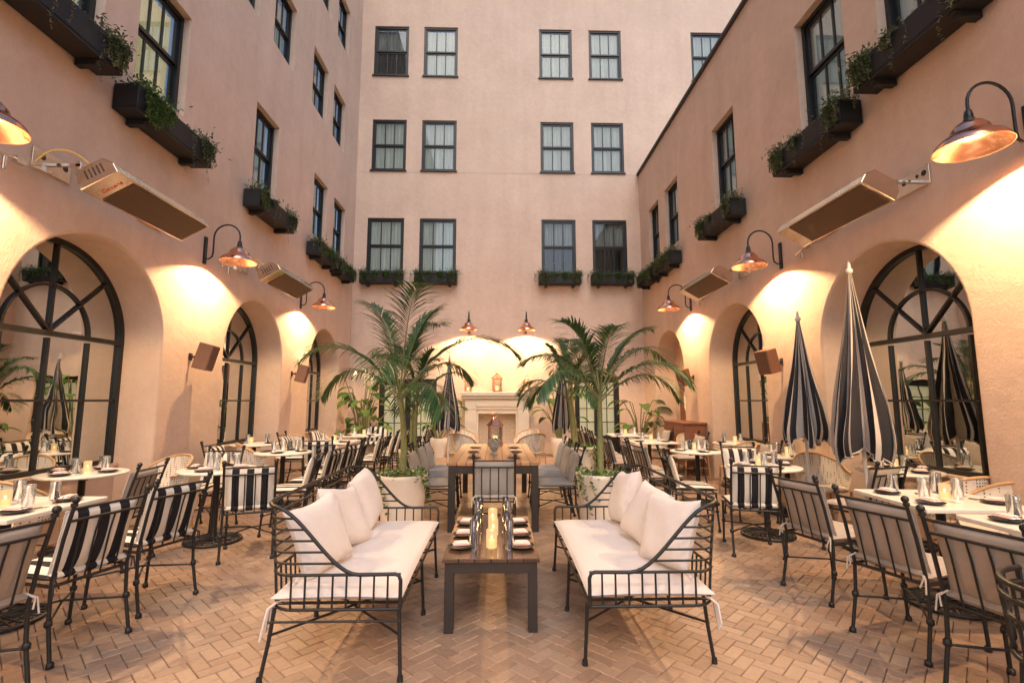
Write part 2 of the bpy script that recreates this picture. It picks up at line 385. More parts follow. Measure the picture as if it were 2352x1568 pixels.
# ------------------------------------------------------------------ walls
def wall(mb,org,u,n,u0,u1,z0,z1,holes,depth):
    org=V(org);u=V(u);n=V(n);Z=V((0,0,1))
    P=lambda a,z,d=0: org+u*a+Z*z+n*d
    us=sorted(set([u0,u1]+[h[0] for h in holes]+[h[1] for h in holes]))
    zs=sorted(set([z0,z1]+[h[2] for h in holes]+[h[3] for h in holes]))
    us=[a for a in us if u0<=a<=u1]; zs=[a for a in zs if z0<=a<=z1]
    for a,b in zip(us,us[1:]):
        for c,d in zip(zs,zs[1:]):
            mu,mz=(a+b)/2,(c+d)/2
            if any(h[0]<mu<h[1] and h[2]<mz<h[3] for h in holes): continue
            mb.add([P(a,c),P(b,c),P(b,d),P(a,d)],[(0,1,2,3)])
    for h in holes:
        a,b,c,d=h[:4]; dp=h[5] if len(h)>5 else depth
        if h[4]=='rect':
            loop=[(a,c),(b,c),(b,d),(a,d)]
            k=4; vs=[P(x,z) for x,z in loop]+[P(x,z,-dp) for x,z in loop]
            mb.add(vs,[(i,(i+1)%k,k+(i+1)%k,k+i) for i in range(k)],False)
        else:
            r=(b-a)/2; cx=(a+b)/2; sp=d-r; K=56
            rb=.035
            def lp(e):
                arc=[(cx+(r+e)*math.cos(math.pi*i/K),sp+(r+e)*math.sin(math.pi*i/K)) for i in range(K+1)]
                return [(cx+r+e,c)]+arc+[(cx-r-e,c)]
            L0=lp(0)
            for (p,q),(p2,q2) in zip(L0,L0[1:]):
                if q>=sp-1e-6 and q2>=sp-1e-6:
                    mb.add([P(p,q),P(p,d),P(p2,d),P(p2,q2)],[(0,1,2,3)])
            rings=[[P(x,z,0) for x,z in lp(0)]]
            for s_ in range(1,5):
                a_=math.pi/2*s_/4
                rings.append([P(x,z,-rb*(1-math.cos(a_))) for x,z in lp(-rb*math.sin(a_))])
            rings.append([P(x,z,-dp) for x,z in lp(-rb)])
            k=len(rings[0]); vs=[p for R_i in rings for p in R_i]
            mb.add(vs,[(i*k+j,i*k+j+1,(i+1)*k+j+1,(i+1)*k+j) for i in range(len(rings)-1) for j in range(k-1)],True)
AC=[5.33,8.82,12.3]; AR=1.03; AT=3.24
XL,XR,YB=-4.27,4.25,14.3
WIN={'L':[(4.08,5.02,5.3,6.75),(5.5,6.42,5.3,6.75),(8.3,9.2,5.3,6.75),(11.05,11.95,5.3,6.75),(12.45,13.38,5.3,6.75),
          (7.25,8.2,8.25,9.65),(8.75,9.68,8.25,9.65),(10.68,11.65,8.25,9.65),(12.08,13.03,8.25,9.65),(10.75,11.68,11.1,12.5),(12.15,13.1,11.1,12.5)],
     'R':[(4.05,5.0,5.25,6.85),(5.52,6.46,5.25,6.85),(8.35,9.25,5.25,6.85),(11.2,12.1,5.25,6.85),(12.6,13.45,5.25,6.85)],
     'B':[(-3.9,-2.82,5.21,6.89),(-2.36,-1.27,5.21,6.89),(1.27,2.3,5.21,6.89),(2.8,3.84,5.21,6.89),
          (-3.85,-2.82,8.38,10.0),(-2.35,-1.3,8.38,10.0),(1.26,2.28,8.38,10.0),(2.82,3.82,8.38,10.0),
          (-3.88,-2.82,11.45,13.1),(-2.35,-1.3,11.45,13.1),(1.24,2.27,11.45,13.1),(2.8,3.82,11.45,13.1),(6.05,7.1,11.45,13.1)]}
BL=thing("hotel_wing","tall peach stucco hotel wing with arched niches and black sash windows","building")
BR=thing("low_wing","lower peach stucco wing with arched niches and dark coping","building")
BB=thing("hotel_building","tall peach stucco facade with four storeys of black sash windows","building")
AR2=AR+.035
arch=lambda c:(c-AR2,c+AR2,-.05,AT+.035,'arch',.56)
mb=MB(); wall(mb,(XL,0,0),(0,1,0),(1,0,0),-4,YB,-.05,17,[h+('rect',.22) for h in WIN['L']]+[arch(c) for c in AC],.2)
mk("wall",mb,'stucco',BL)
mb=MB(); wall(mb,(XR,0,0),(0,1,0),(-1,0,0),-4,YB,-.05,8.3,[h+('rect',.22) for h in WIN['R']]+[arch(c) for c in AC],.2)
mb.add([(XR,-4,8.3),(XR,YB,8.3),(11,YB,8.3),(11,-4,8.3)],[(0,1,2,3)])
mk("wall",mb,'stucco',BR)
mb=MB(); mb.box((XR+.10,(YB-4)/2,8.335),(.34,YB+4-.01,.07)); mk("coping",mb,'slate',BR,.01)
DOORS=[(-3.42,-1.77,-.05,2.12),(2.2,3.5,-.05,2.2)]
mb=MB(); wall(mb,(0,YB,0),(1,0,0),(0,-1,0),-4.6,12,-.05,17,[h+('rect',.13) for h in WIN['B']]+[h+('rect',.22) for h in DOORS],.2)
mk("wall",mb,'stucco',BB)
mb=MB(); mb.box((3.9,YB-.002,8.33),(16.3,.008,.012)); mk("string_course",mb,'stucco',BB)
def sash(w,h):
    f=MB(); t=.055
    f.box((0,-.05,t/2),(w,.10,t)); f.box((0,-.05,h-t/2),(w,.10,t))
    for sx in (-1,1): f.box((sx*(w/2-t/2),-.052,h/2),(t,.098,h-2*t-.002))
    hh=(h-2*t)/2; st=.048; iw=w-2*t
    for k,(zc,y) in enumerate(((t+hh/2,-.075),(t+hh*1.5,-.045))):
        f.box((0,y,zc-hh/2+st/2),(iw,.03,st)); f.box((0,y,zc+hh/2-st/2),(iw,.03,st))
        for sx in (-1,1): f.box((sx*(iw/2-st/2),y+.001,zc),(st,.03,hh-2*st))
        gw=iw-2*st
        for sx in (-1,1): f.box((sx*gw/6,y-.002,zc),(.03,.024,hh-2*st))
    f.box((0,.02,-.022),(w+.06,.13,.04))
    p=MB()
    for (zc,y) in ((t+hh/2,-.078),(t+hh*1.5,-.048)):
        p.box((0,y,zc),(iw-.02,.004,hh-.02))
    c=MB(); n=30
    for a in range(n):
        x0=-iw/2+iw*a/n; x1=x0+iw/n
        fo=lambda q: -.145+.014*math.sin(q*1.9)+.007*math.sin(q*.7)
        c.add([(x0,fo(a),t),(x1,fo(a+1),t),(x1,fo(a+1),h-t),(x0,fo(a),h-t)],[(0,1,2,3)],True)
    return f,p,c
cache={}
def add_window(par,key,h,kind):
    w=round(h[1]-h[0],2); hh=round(h[3]-h[2],2); k=(w,hh)
    if k not in cache:
        f,p,c=sash(w,hh); fr=mk("window",f,'frame',par); pa=mk("pane",p,'pane',fr); cu=mk("curtain",c,'curtain',fr); cache[k]=(fr,pa,cu)
    else:
        fr0,pa0,cu0=cache[k]; fr=fr0.copy();COL.objects.link(fr);fr.parent=par
        pa=pa0.copy();COL.objects.link(pa);pa.parent=fr
        cu=cu0.copy();COL.objects.link(cu);cu.parent=fr
    cu.data=cu.data.copy(); cu.data.materials[0]={'w':M['curtain'],'h':M['curthalf'],'y':M['curtlit']}[kind]
    m=(h[0]+h[1])/2; d=.05 if key=='B' else .10
    if key=='B': fr.location=(m,YB+.03,h[2]); fr.rotation_euler=(0,0,math.pi)
    elif key=='L': fr.location=(XL-d,m,h[2]); fr.rotation_euler=(0,0,-math.pi/2)
    else: fr.location=(XR+d,m,h[2]); fr.rotation_euler=(0,0,math.pi/2)
kinds={'L':"yywwwwwwwww",'R':"wwwww",'B':"wwhh"+"wwww"+"hwwww"}
for key,par in (('L',BL),('R',BR),('B',BB)):
    for h,k in zip(WIN[key],kinds[key]): add_window(par,key,h,k)
def archwin():
    f=MB(); r=AR; sp=AT-AR; z0=.72
    def bar(p,q,wd=.03,y=0):
        p=V((p[0],0,p[1]));q=V((q[0],0,q[1]));d=q-p;L=d.length
        a=math.atan2(d.x,d.z)
        f.box((p+q)/2+V((0,y,0)),(wd,.04,L),Matrix.Rotation(a,3,'Y'))
    def arc(rad_,wd,dep,K=40,y=0):
        vs=[];
        for i in range(K+1):
            a=math.pi*i/K
            for rr in (rad_-wd/2,rad_+wd/2):
                for yy in (-dep/2,dep/2): vs.append((rr*math.cos(a),yy+y,sp+rr*math.sin(a)))
        fs=[]
        for i in range(K):
            o=i*4;p=o+4
            fs+=[(o,p,p+1,o+1),(o+2,o+3,p+3,p+2),(o+1,p+1,p+3,o+3),(o,o+2,p+2,p)]
        f.add(vs,fs)
    arc(r-.03,.06,.07); arc(r*.5,.028,.04)
    for sx in (-1,1): f.box((sx*(r-.03),0,(z0+sp)/2),(.06,.07,sp-z0))
    f.box((0,.002,sp),(2*r-.02,.065,.05)); f.box((0,.002,z0+.035),(2*r-.13,.065,.07))
    f.box((0,0,1.5),(2*r-.13,.038,.026))
    for x in (-.5*r,0,.5*r): f.box((x,.003,(z0+sp)/2),(.026,.04,sp-z0-.1))
    for a in (45,90,135):
        ca_,sa_=math.cos(rad(a)),math.sin(rad(a))
        bar((0.0,sp+.02),((r-.05)*ca_,sp+(r-.05)*sa_),.026,.004)
    p=MB(); K=28
    vs=[(-r+.02,0,z0),(r-.02,0,z0)]+[((r-.02)*math.cos(math.pi*i/K),0,sp+(r-.02)*math.sin(math.pi*i/K)) for i in range(K+1)]
    p.add([(x,-.005,z) for x,_,z in vs],[tuple(range(len(vs)))])
    s=MB(); s.box((0,-.02,z0/2-.03),(2*r-.004,.16,z0+.055)); s.box((0,.05,z0+.005),(2*r-.006,.1,.03))
    return f,p,s
f,p,s_=archwin()
A0=mk("arched_window",f,'frame',BL); P0=mk("pane",p,'mirror',A0); S0=mk("sill",s_,'stucco',A0)
first=True
for side in ('L','R'):
    for i,c in enumerate(AC):
        if side=='R' and i==2: continue
        if first: a,q,s2=A0,P0,S0; first=False
        else:
            a=A0.copy();COL.objects.link(a); q=P0.copy();COL.objects.link(q);q.parent=a; s2=S0.copy();COL.objects.link(s2);s2.parent=a
        if side=='L': a.parent=BL;a.location=(XL-.5,c,0);a.rotation_euler=(0,0,-math.pi/2)
        else: a.parent=BR;a.location=(XR+.5,c,0);a.rotation_euler=(0,0,math.pi/2)
mb=MB(); mb.box((XR+.55,AC[2],1.65),(.02,2*AR+.02,3.3)); mk("niche_back",mb,'stucco',BR)
mb=MB(); mb.box((XR+.50,AC[2]+.1,1.08),(.06,.95,2.16)); d=mk("door",mb,'chest',BR,.01)
mb=MB(); 
K=20; mb.tube([(XR+.465,AC[2]+.1+.12*math.cos(2*math.pi*i/K),1.5+.26*math.sin(2*math.pi*i/K)) for i in range(K)],.018,6,True)
mb2=MB(); mb2.add([(XR+.466,AC[2]+.1+.12*math.cos(2*math.pi*i/K),1.5+.26*math.sin(2*math.pi*i/K)) for i in range(K)],[tuple(range(K))])
pr=mk("porthole_rim",mb,'white',d); mk("porthole_glass",mb2,M['doorlit'],d)
def french(x0,x1,h):
    f=MB(); w=x1-x0; y=YB+.12; c=(x0+x1)/2
    f.box((c,y,h-.04),(w,.09,.08))
    for x in (x0+.035,x1-.035): f.box((x,y+.001,h/2-.04),(.07,.088,h-.085))
    nl=2
    lw=(w-.14)/nl
    for i in range(nl):
        a=x0+.07+lw*i
        for x in (a+.04,a+lw-.04): f.box((x,y,h/2-.04),(.08,.05,h-.09))
        f.box((a+lw/2,y-.002,.25),(lw-.02,.045,.5)); f.box((a+lw/2,y-.03,.27),(lw-.26,.02,.3))
        f.box((a+lw/2,y-.001,h-.13),(lw-.02,.048,.1))
        f.box((a+lw/2,y,(h+.5)/2-.05),(.022,.03,h-.62))
        for k in range(1,4): f.box((a+lw/2,y+.001,.5+(h-.65)*k/4),(lw-.16,.028,.022))
    o=mk("door",f,'frame',BB,.003)
    g=MB(); g.box((c,y+.02,(h+.45)/2-.03),(w-.16,.004,h-.55)); mk("pane",g,'pane',o)
    r=MB(); r.add([(x0,YB+.215,-.04),(x1,YB+.215,-.04),(x1,YB+.215,h),(x0,YB+.215,h)],[(0,1,2,3)]); mk("room_beyond",r,M['doorlit'],o)
french(-3.42,-1.77,2.12); french(2.2,3.5,2.2)

# ------------------------------------------------------------------ foliage helpers
def leaf(mb,p,d,L,w,droop=0,up=V((0,0,1)),segs=2,m=None):
    d=V(d).normalized(); s=d.cross(up)
    if s.length<.05: s=V((1,0,0))
    s.normalize(); vs=[];fs=[]
    prof=[.25,1,.0] if segs==2 else ([.3,1,.85,.05] if segs==3 else [.35,1,.95,.65,.04])
    q=V(p)
    for i in range(segs+1):
        ww=w*prof[i]/2
        vs+= [q-s*ww,q+s*ww]
        q=q+d*(L/segs); d=(d+V((0,0,-droop))).normalized()
    for i in range(segs): fs.append((2*i,2*i+1,2*i+3,2*i+2))
    mb.add(vs,fs,True,m)
def rdir(rn,up=.3):
    a=rn.uniform(0,6.283); z=rn.uniform(-1+up,1); r=math.sqrt(max(0,1-z*z)); return V((r*math.cos(a),r*math.sin(a),z))
def windowbox(w,seed,clumps,dens=1,H=.28):
    rn=random.Random(seed)
    t=thing("window_box","black timber window box planted with trailing grey-green succulents","window box","window boxes below the second-floor windows")
    b=MB(); D=.27
    b.box((0,D/2+.02,.02),(w,D,.04)); b.box((0,D+.005,H/2+.02),(w,.03,H)); b.box((0,.035,H/2+.02),(w,.03,H-.01))
    for sx in (-1,1): b.box((sx*(w/2-.015),D/2+.02,H/2+.021),(.03,D-.035,H-.005))
    for sx in (-.33,.33): b.box((sx*w,D/2-.01,-.035),(.07,D-.06,.07)); b.box((sx*w,D/2+.05,-.015),(.071,D-.1,.028))
    mk("box",b,'box',t,.004)
    s=MB(); s.box((0,D/2+.02,H-.06),(w-.07,D-.06,.04)); mk("soil",s,'soil',t)
    l=MB()
    for fx_,cs_,green in clumps:
        cx=fx_*w
        for k in range(int(340*cs_*dens)):
            a=rn.gauss(0,.08)*cs_; y=D*.75+rn.gauss(0,.08); z=H-.02+abs(rn.gauss(0,.06))*cs_
            m=1 if green and rn.random()<.75 else (2 if rn.random()<.2 else 0)
            leaf(l,(cx+a,y,z),rdir(rn,.8),rn.uniform(.035,.075),rn.uniform(.015,.028),.25,m=m)
        for k in range(int(30*cs_*dens)):
            x=cx+rn.gauss(0,.07)*cs_; L=rn.uniform(.04,.24)*cs_; y=D+.035+rn.uniform(0,.04)
            if abs(x)>w/2+.03: y=rn.uniform(.05,D)
            pts=[];z=H+.03
            st=int(L/.028)+2
            for i in range(st):
                pts.append((x+.012*math.sin(i*.9+k),y+.01*math.sin(i*.5+k)+ (0 if i else -.05),z)); z-=.028
            m=1 if green and rn.random()<.75 else (2 if rn.random()<.25 else 0)
            for i in range(1,st):
                for q in range(4): leaf(l,pts[i],rdir(rn,.1),rn.uniform(.02,.04),.017,.2,m=m)
    for k in range(4):
        x=rn.uniform(-w*.45,w*.45); st=rn.randint(8,20); z=H+.02;y=D+.03
        for i in range(st):
            for q in range(2): leaf(l,(x+.02*math.sin(i*.5+k),y+.01,z),rdir(rn,.1),.03,.010,.2,m=2)
            z-=.028
    for k in range(int(150*w)):
        leaf(l,(rn.uniform(-w*.46,w*.46),D*.8+rn.gauss(0,.06),H-.01),rdir(rn,.9),rn.uniform(.03,.06),.018,.2,m=2 if k%4==0 else 0)
    mk("plants",l,['sage','fern','dry'],t)
    return t
bx1=windowbox(1.42,1,[(.42,1.2,0),(-.42,1.25,0),(.12,.6,0)]); bx2=windowbox(1.42,2,[(.34,1.5,1),(.16,1.0,1),(-.43,1.2,0)])
bx3=windowbox(1.22,5,[(.40,1.25,0),(-.40,1.25,0),(.14,.8,0),(-.12,.8,1)],dens=1.2)
ZB=4.68
place(bx1,XL,4.27,ZB+.22,-90,"black window box with dry trailing strands of grey foliage")
place(bx2,XL,5.92,ZB,-90,"black window box overflowing with bright green ferny plants")
place(bx1,XL,8.72,ZB+.03,-90)
place(bx3,XL,11.35,ZB+.03,-90); place(bx3,XL,12.85,ZB+.03,-90)
place(bx1,XR,4.36,ZB+.22,90); place(bx1,XR,6.02,ZB+.02,90); place(bx1,XR,8.75,ZB-.02,90); place(bx3,XR,11.65,ZB-.02,90); place(bx3,XR,13.1,ZB-.02,90)
for x in (-3.40,-1.83,1.78,3.33): place(bx3,x,YB,4.86,180)

# ------------------------------------------------------------------ gooseneck lamps
L=thing("wall_lamp","lit copper gooseneck lamp with black arm on stucco wall","lamp","copper gooseneck wall lamps")
b=MB(); b.box((0,.012,0),(.06,.024,.40)); 
pts=[(0,.02,-.12),(0,.07,-.125),(0,.115,-.09),(0,.125,-.03),(0,.125,.2)]
pts+=[(0,.3125-.1875*math.cos(math.pi*i/12),.2+.1875*math.sin(math.pi*i/12)) for i in range(1,13)]+[(0,.5,.12)]
b.tube(pts,.012,8); b.lathe([(.02,.02),(.03,.03),(.032,.10),(.024,.14),(.012,.15)],14,(0,.5,0)); b.lathe([(.05,.0),(.055,.02),(.035,.05),(.03,.06)],14,(0,.5,.02))
for z in (.17,-.17): b.ball((0,.026,z),.012,6)
mk("arm",b,'iron',L)
b=MB(); b.lathe([(.05,.045),(.085,.03),(.12,-.01),(.135,-.05),(.165,-.075),(.205,-.10),(.235,-.135),(.25,-.165),(.252,-.175),(.246,-.172),(.23,-.14),(.20,-.106),(.16,-.082),(.13,-.055),(.115,-.012),(.08,.024),(.03,.035)],36,(0,.5,0)); mk("lamp_shade",b,'copper',L)
b=MB(); b.ball((0,.5,.0),.028,10); mk("bulb",b,'bulb',L)
ld=bpy.data.lights.new("lamp_light",'POINT'); ld.energy=300; ld.color=(1,.67,.34); ld.shadow_soft_size=.022
lo=bpy.data.objects.new("light",ld); COL.objects.link(lo); lo.parent=L; lo.location=(0,.5,-.06)
ZL=3.66
for y in (.1,3.52,7.1,10.62): place(L,XL,y,ZL,-90)  # nearest lamp is out of view, added to warm the foreground floor
for y in (.1,3.62,7.14,10.66): place(L,XR,y,ZL,90)  # here too the nearest lamp is unseen, added for warm foreground light
for x in (-.85,.79): place(L,x,YB,ZL-.02,180)

# ------------------------------------------------------------------ heaters
def heater():
    t=thing("patio_heater","long stainless steel gas patio heater with bronze grille on stucco wall","heater","wall-mounted gas patio heaters")
    Rt=rx(30)
    C=V((0,.47,-.02))
    P=lambda x,y,z: C+Rt@V((x,y,z))
    b=MB(); Lh=.75
    sec=[(-.19,-.05),(.19,-.05),(.19,.05),(.12,.15),(-.12,.15),(-.19,.05)]
    vs=[P(sx*Lh,y,z) for sx in (-1,1) for y,z in sec]
    b.add(vs,[(0,1,2,3,4,5)[::-1],(6,7,8,9,10,11)]+[(i,(i+1)%6,6+(i+1)%6,6+i) for i in range(6)])
    b.box(P(.62,0,.16),(.2,.22,.02),Rt); 
    mk("housing",b,'steel',t,.006)
    g=MB(); g.box(P(-.10,0,-.055),(1.22,.335,.012),Rt); mk("grille",g,'grille',t)
    v=MB()
    for k in range(5): v.box(P(.752,-.08+.04*k,.06),(.006,.012,.09),Rt)
    mk("vents",v,'opening_shade',t)
    for x in (-.62,.72):
        br=MB(); br.box((x,.012,.10),(.40,.02,.2)); br.box((x,.15,.10),(.03,.3,.03)); br.box((x,.27,.07),(.03,.05,.14)); mk("bracket",br,'steel',t,.003)
        ho=MB()
        for q,r_ in ((-.14,.03),(-.06,.018),(.10,.03)):
            ho.add([(x+q+r_*math.cos(a*.5236),.0235,.13+r_*math.sin(a*.5236)) for a in range(12)],[tuple(range(12))])
        mk("bracket_hole",ho,'opening_shade',t)
    h=MB(); K=14
    h.tube([(.98+.02*math.sin(i*.4)-.2*i/K,.10+.3*i/K,.0+.12*math.sin(math.pi*i/K)+.10*i/K) for i in range(K+1)],.009,7)
    mk("gas_hose",h,'hose',t)
    q=MB(); q.tube([(1.35,.05,-.06),(1.2,.06,-.04),(.95,.09,-.03),(.8,.1,-.02)],.014,7); q.tube([(1.2,.06,-.04),(1.2,.06,-.17)],.014,7); q.box((1.08,.07,-.035),(.09,.05,.06)); q.box((.9,.09,-.02),(.06,.06,.05)); q.ball((1.35,.05,-.06),.025,8)
    mk("gas_pipe",q,'steel',t)
    return t
Ht=heater()
HT=[place(Ht,XL,y,3.62,-90) for y in (5.32,8.85)]
for y in (5.35,8.85): place(Ht,XR,y,3.62,90)
tcu=bpy.data.curves.new("lettering",'FONT'); tcu.body="Calcana"; tcu.size=.07; tcu.shear=.4; tcu.extrude=.0008; tcu.align_x='CENTER'
to=bpy.data.objects.new("tmp",tcu); COL.objects.link(to); bpy.context.view_layer.update()
me=bpy.data.meshes.new_from_object(to.evaluated_get(bpy.context.evaluated_depsgraph_get())); bpy.data.objects.remove(to)
me.materials.clear(); me.materials.append(M['red'])
for hh_ in HT:
    lt=bpy.data.objects.new("lettering",me); COL.objects.link(lt); lt.parent=hh_
    Rt=rx(30); ex=Rt@V((0,1,0)); ey=Rt@V((1,0,0)); ez=Rt@V((0,0,-1)); o_=V((0,.47,-.02))+Rt@V((.58,0,-.0525))
    lt.matrix_local=Matrix(((ex.x,ey.x,ez.x,o_.x),(ex.y,ey.y,ez.y,o_.y),(ex.z,ey.z,ez.z,o_.z),(0,0,0,1)))

# ------------------------------------------------------------------ speakers
S=thing("speaker","bronze box loudspeaker on a swivel bracket on stucco wall","speaker","box loudspeakers on the piers")
b=MB(); Rs=rz(12)@rx(-14); b.box((0,.22,0),(.26,.19,.36),Rs); mk("cabinet",b,'speaker',S,.012)
b=MB(); b.box(V((0,.22,0))+Rs@V((0,.097,0)),(.235,.006,.335),Rs); mk("speaker_grille",b,plain("speaker_mesh",(.15,.075,.045),.8,0,.5,200),S)
b=MB(); b.box((0,.01,0),(.06,.02,.1)); b.tube([(0,.01,0),(0,.14,0)],.014,8); b.ball((0,.08,0),.026,8); mk("bracket",b,'iron',S)
place(S,XL,6.95,2.1,-90); place(S,XL,10.35,2.05,-90); place(S,XR,7.3,2.08,90); place(S,XR,10.7,2.0,90)

# ------------------------------------------------------------------ EXIT sign
E=thing("exit_sign","white EXIT sign with red letters on the back wall","sign")
b=MB(); b.box((0,.03,0),(.30,.05,.17)); mk("panel",b,emit("lit_sign_panel",(.75,.7,.62),.15),E,.008)
tcu=bpy.data.curves.new("exit",'FONT'); tcu.body="EXIT"; tcu.size=.13; tcu.align_x='CENTER'; tcu.align_y='CENTER'; tcu.extrude=.001
to=bpy.data.objects.new("tmp",tcu); COL.objects.link(to); bpy.context.view_layer.update()
me=bpy.data.meshes.new_from_object(to.evaluated_get(bpy.context.evaluated_depsgraph_get())); bpy.data.objects.remove(to)
me.materials.clear(); me.materials.append(M['red']); lt=bpy.data.objects.new("lettering",me); COL.objects.link(lt); lt.parent=E
lt.rotation_euler=(rad(90),0,math.pi); lt.location=(0,.058,0)
place(E,2.38,YB,3.36,180)

# ------------------------------------------------------------------ fireplace
F=thing("fireplace","carved pale limestone fireplace with stepped mantel against stucco wall","fireplace")
b=MB(); fx=-.035
b.box((fx,YB-.24,1.68),(2.0,.52,.11)); b.box((fx,YB-.22,1.585),(1.9,.46,.07)); 
b.box((fx,YB-.19,1.40),(1.8,.38,.29)); 
for sx in (-1,1): b.box((fx+sx*.735,YB-.19,.62),(.33,.38,1.26)); b.box((fx+sx*.735,YB-.2,.07),(.38,.42,.15)); b.box((fx+sx*.55,YB-.17,.6),(.06,.34,1.3))
b.box((fx,YB-.17,1.2),(1.1,.34,.13)); b.box((fx,YB-.39,1.40),(1.2,.03,.14)); 
mk("mantel",b,'limestone',F,.012)
b=MB(); b.box((fx,YB-.03,.6),(1.04,.04,1.2)); b.box((fx,YB-.2,.02),(1.1,.5,.06)); mk("firebox",b,'firebrick',F)
Ln=thing("lantern","copper and glass candle lantern standing on ledge","lantern","copper candle lanterns")
b=MB(); b.box((0,0,.015),(.17,.17,.03)); b.box((0,0,.245),(.17,.17,.02))
for sx in(-1,1):
    for sy in(-1,1): b.box((sx*.072,sy*.072,.13),(.014,.014,.21))
b.lathe([(.12,.255),(.085,.29),(.045,.33),(.03,.335),(.03,.355),(.008,.36)],4,(0,0,0))
b.tube([(.03*math.cos(a*.5236),0,.385+.03*math.sin(a*.5236)) for a in range(12)],.004,5,True)
mk("frame",b,'copper',Ln)
b=MB()
for a in (0,90,180,270): b.box(rz(a)@V((0,.07,.13)),(.13 if a%180==0 else .003,.003 if a%180==0 else .13,.2))
mk("pane",b,'tumbler',Ln)
b=MB(); b.lathe([(.03,.03),(.03,.12),(.002,.122)],12); mk("candle",b,'glow',Ln)
place(Ln,-.05,8.1,.79,12,"copper candle lantern standing on the long teak table",sc=1.25)
for x,s__ in ((-.86,1.15),(-.04,1.5),(.8,1.15)): place(Ln,x,YB-.22,1.735,10,"copper candle lantern standing on the fireplace mantel",sc=s__)

# ------------------------------------------------------------------ dining chairs
def chair(name,cloth,label,group):
    t=thing(name,label,"chair",group)
    b=MB(); r=.0115
    def post(sx):
        b.tube([(sx*.225,-.285,0),(sx*.222,-.235,.24),(sx*.22,-.225,.44),(sx*.22,-.285,.70),(sx*.22,-.345,.90)],r,7)
        b.ball((sx*.22,-.350,.925),.022,8); b.lathe([(.018,.0),(.018,.02)],8,(sx*.22,-.341,.885))
        b.tube([(sx*.228,.245,0),(sx*.225,.225,.24),(sx*.225,.22,.44)],r,7)
        for y,z in ((-.237,.23),(.226,.23),(-.283,.012),(.243,.012)): b.lathe([(.012,-.02),(.02,-.012),(.02,.012),(.012,.02)],8,(sx*.224,y,z))
    post(-1);post(1)
    for z,y in ((.43,.22),(.43,-.225)): b.tube([(-.22,y,z),(.22,y,z)],.010,6)
    for sx in (-1,1): b.tube([(sx*.22,-.225,.43),(sx*.22,.22,.43)],.010,6)
    for z,y in ((.87,-.336),(.80,-.315)): b.tube([(-.22,y,z),(.22,y,z)],.009,6)
    for x in (-.135,-.045,.045,.135): b.tube([(x,-.315,.80),(x,-.285,.70),(x,-.228,.43)],.0055,6)
    b.tube([(-.224,-.235,.22),(0,0,.245),(.225,.225,.22)],.007,6); b.tube([(.224,-.235,.22),(0,0,.255),(-.225,.225,.22)],.007,6)
    mk("frame",b,'iron',t)
    s=MB(); s.slab((0,.0,.475),(.47,.46,.085),n=12,puff=.25,seed=1); mk("seat_cushion",s,cloth,t)
    s=MB(); Rb=rx(105); s.slab((0,-.225,.665),(.43,.385,.09),Rb,n=12,puff=.35,seed=2,wr=.08); mk("back_cushion",s,cloth,t)
    for sx in (-1,1):
        s=MB()
        for k in range(2): s.tube([(sx*.2,-.23,.5),(sx*(.225+.01*k),-.262,.47),(sx*(.21+.03*k),-.275,.42-.03*k)],.005,5)
        mk("cushion_tie",s,'umwhite' if cloth!='stripe' else 'umblack',t)
    return t
cS=chair("dining_chair",'stripe',"black iron chair with black and white striped cushions","striped dining chairs")
cG=chair("dining_chair",'greycloth',"black iron chair with grey beige cushions","beige cushioned dining chairs")
cB=chair("dining_chair",'bluegrey',"black iron chair with warm grey cushions at the teak table","grey chairs around the long table")
for x,y,r in [(-2.74,3.36,74),(-2.70,4.02,72),(-2.48,5.2,22),(-3.45,6.12,176),(-2.45,6.05,100),(-2.42,6.75,84),(-2.4,7.4,80),(-2.42,8.0,96),(-3.75,7.3,-88),(-2.3,8.9,84),(-2.9,8.35,10),(-2.25,9.6,97),(-2.2,10.25,85),(-2.25,11.3,90),(-3.65,10.9,-90),(2.58,5.17,-15),(2.34,6.1,-98),(3.25,6.5,175),(-3.6,9.3,-85),(-1.95,12.1,80),(-3.0,12.4,180)]:
    place(cS,x,y,0,r)
for x,y,r in [(-2.74,2.66,76),(-3.6,4.85,95),(2.67,4.06,-76),(2.66,3.25,-73),(2.67,2.58,-74),(4.0,3.3,86),(2.25,7.05,-82),(2.25,7.75,-88),(3.7,7.3,90),(2.1,8.5,-83),(2.1,9.15,-90),(2.12,9.8,-95),(3.45,9.2,90),(3.6,5.0,20),(2.2,10.9,-90),(2.15,11.6,-85),(3.45,11.0,90),(-2.2,10.75,90)]:
    place(cG,x,y,0,r)
for x,y,r in [(-.04,5.68,0),(-.82,6.45,-90),(-.82,7.1,-90),(-.82,7.75,-90),(.72,6.45,90),(.72,7.1,90),(.72,7.75,90)]:
    place(cB,x,y,0,r)
Rc=thing("rattan_chair","white woven cane bistro armchair with tan bent frame","chair","woven cane bistro armchairs")
b=MB()
for sx,sy in ((-1,-1),(1,-1),(-1,1),(1,1)): b.tube([(sx*.24,sy*.22,0),(sx*.21,sy*.2,.44)],.014,7)
b.tube([(-.2,.2,.2),(.2,.2,.2)],.008,5); b.tube([(-.2,-.2,.2),(.2,-.2,.2)],.008,5)
def ubend(rr,h0,h1,k=20):
    pts=[]
    for i in range(k+1):
        a=rad(-20+220*i/k)
        x=rr*math.cos(a); y=-rr*math.sin(a)
        f=max(0,math.sin(a))**.7
        pts.append((x,y+.03,h0+(h1-h0)*f))
    return pts
b.tube(ubend(.30,.64,.84),.014,7); b.tube([(.265*math.cos(i*.2618),.265*math.sin(i*.2618)*.95,.44) for i in range(24)],.013,6,True)
mk("frame",b,'rim',Rc)
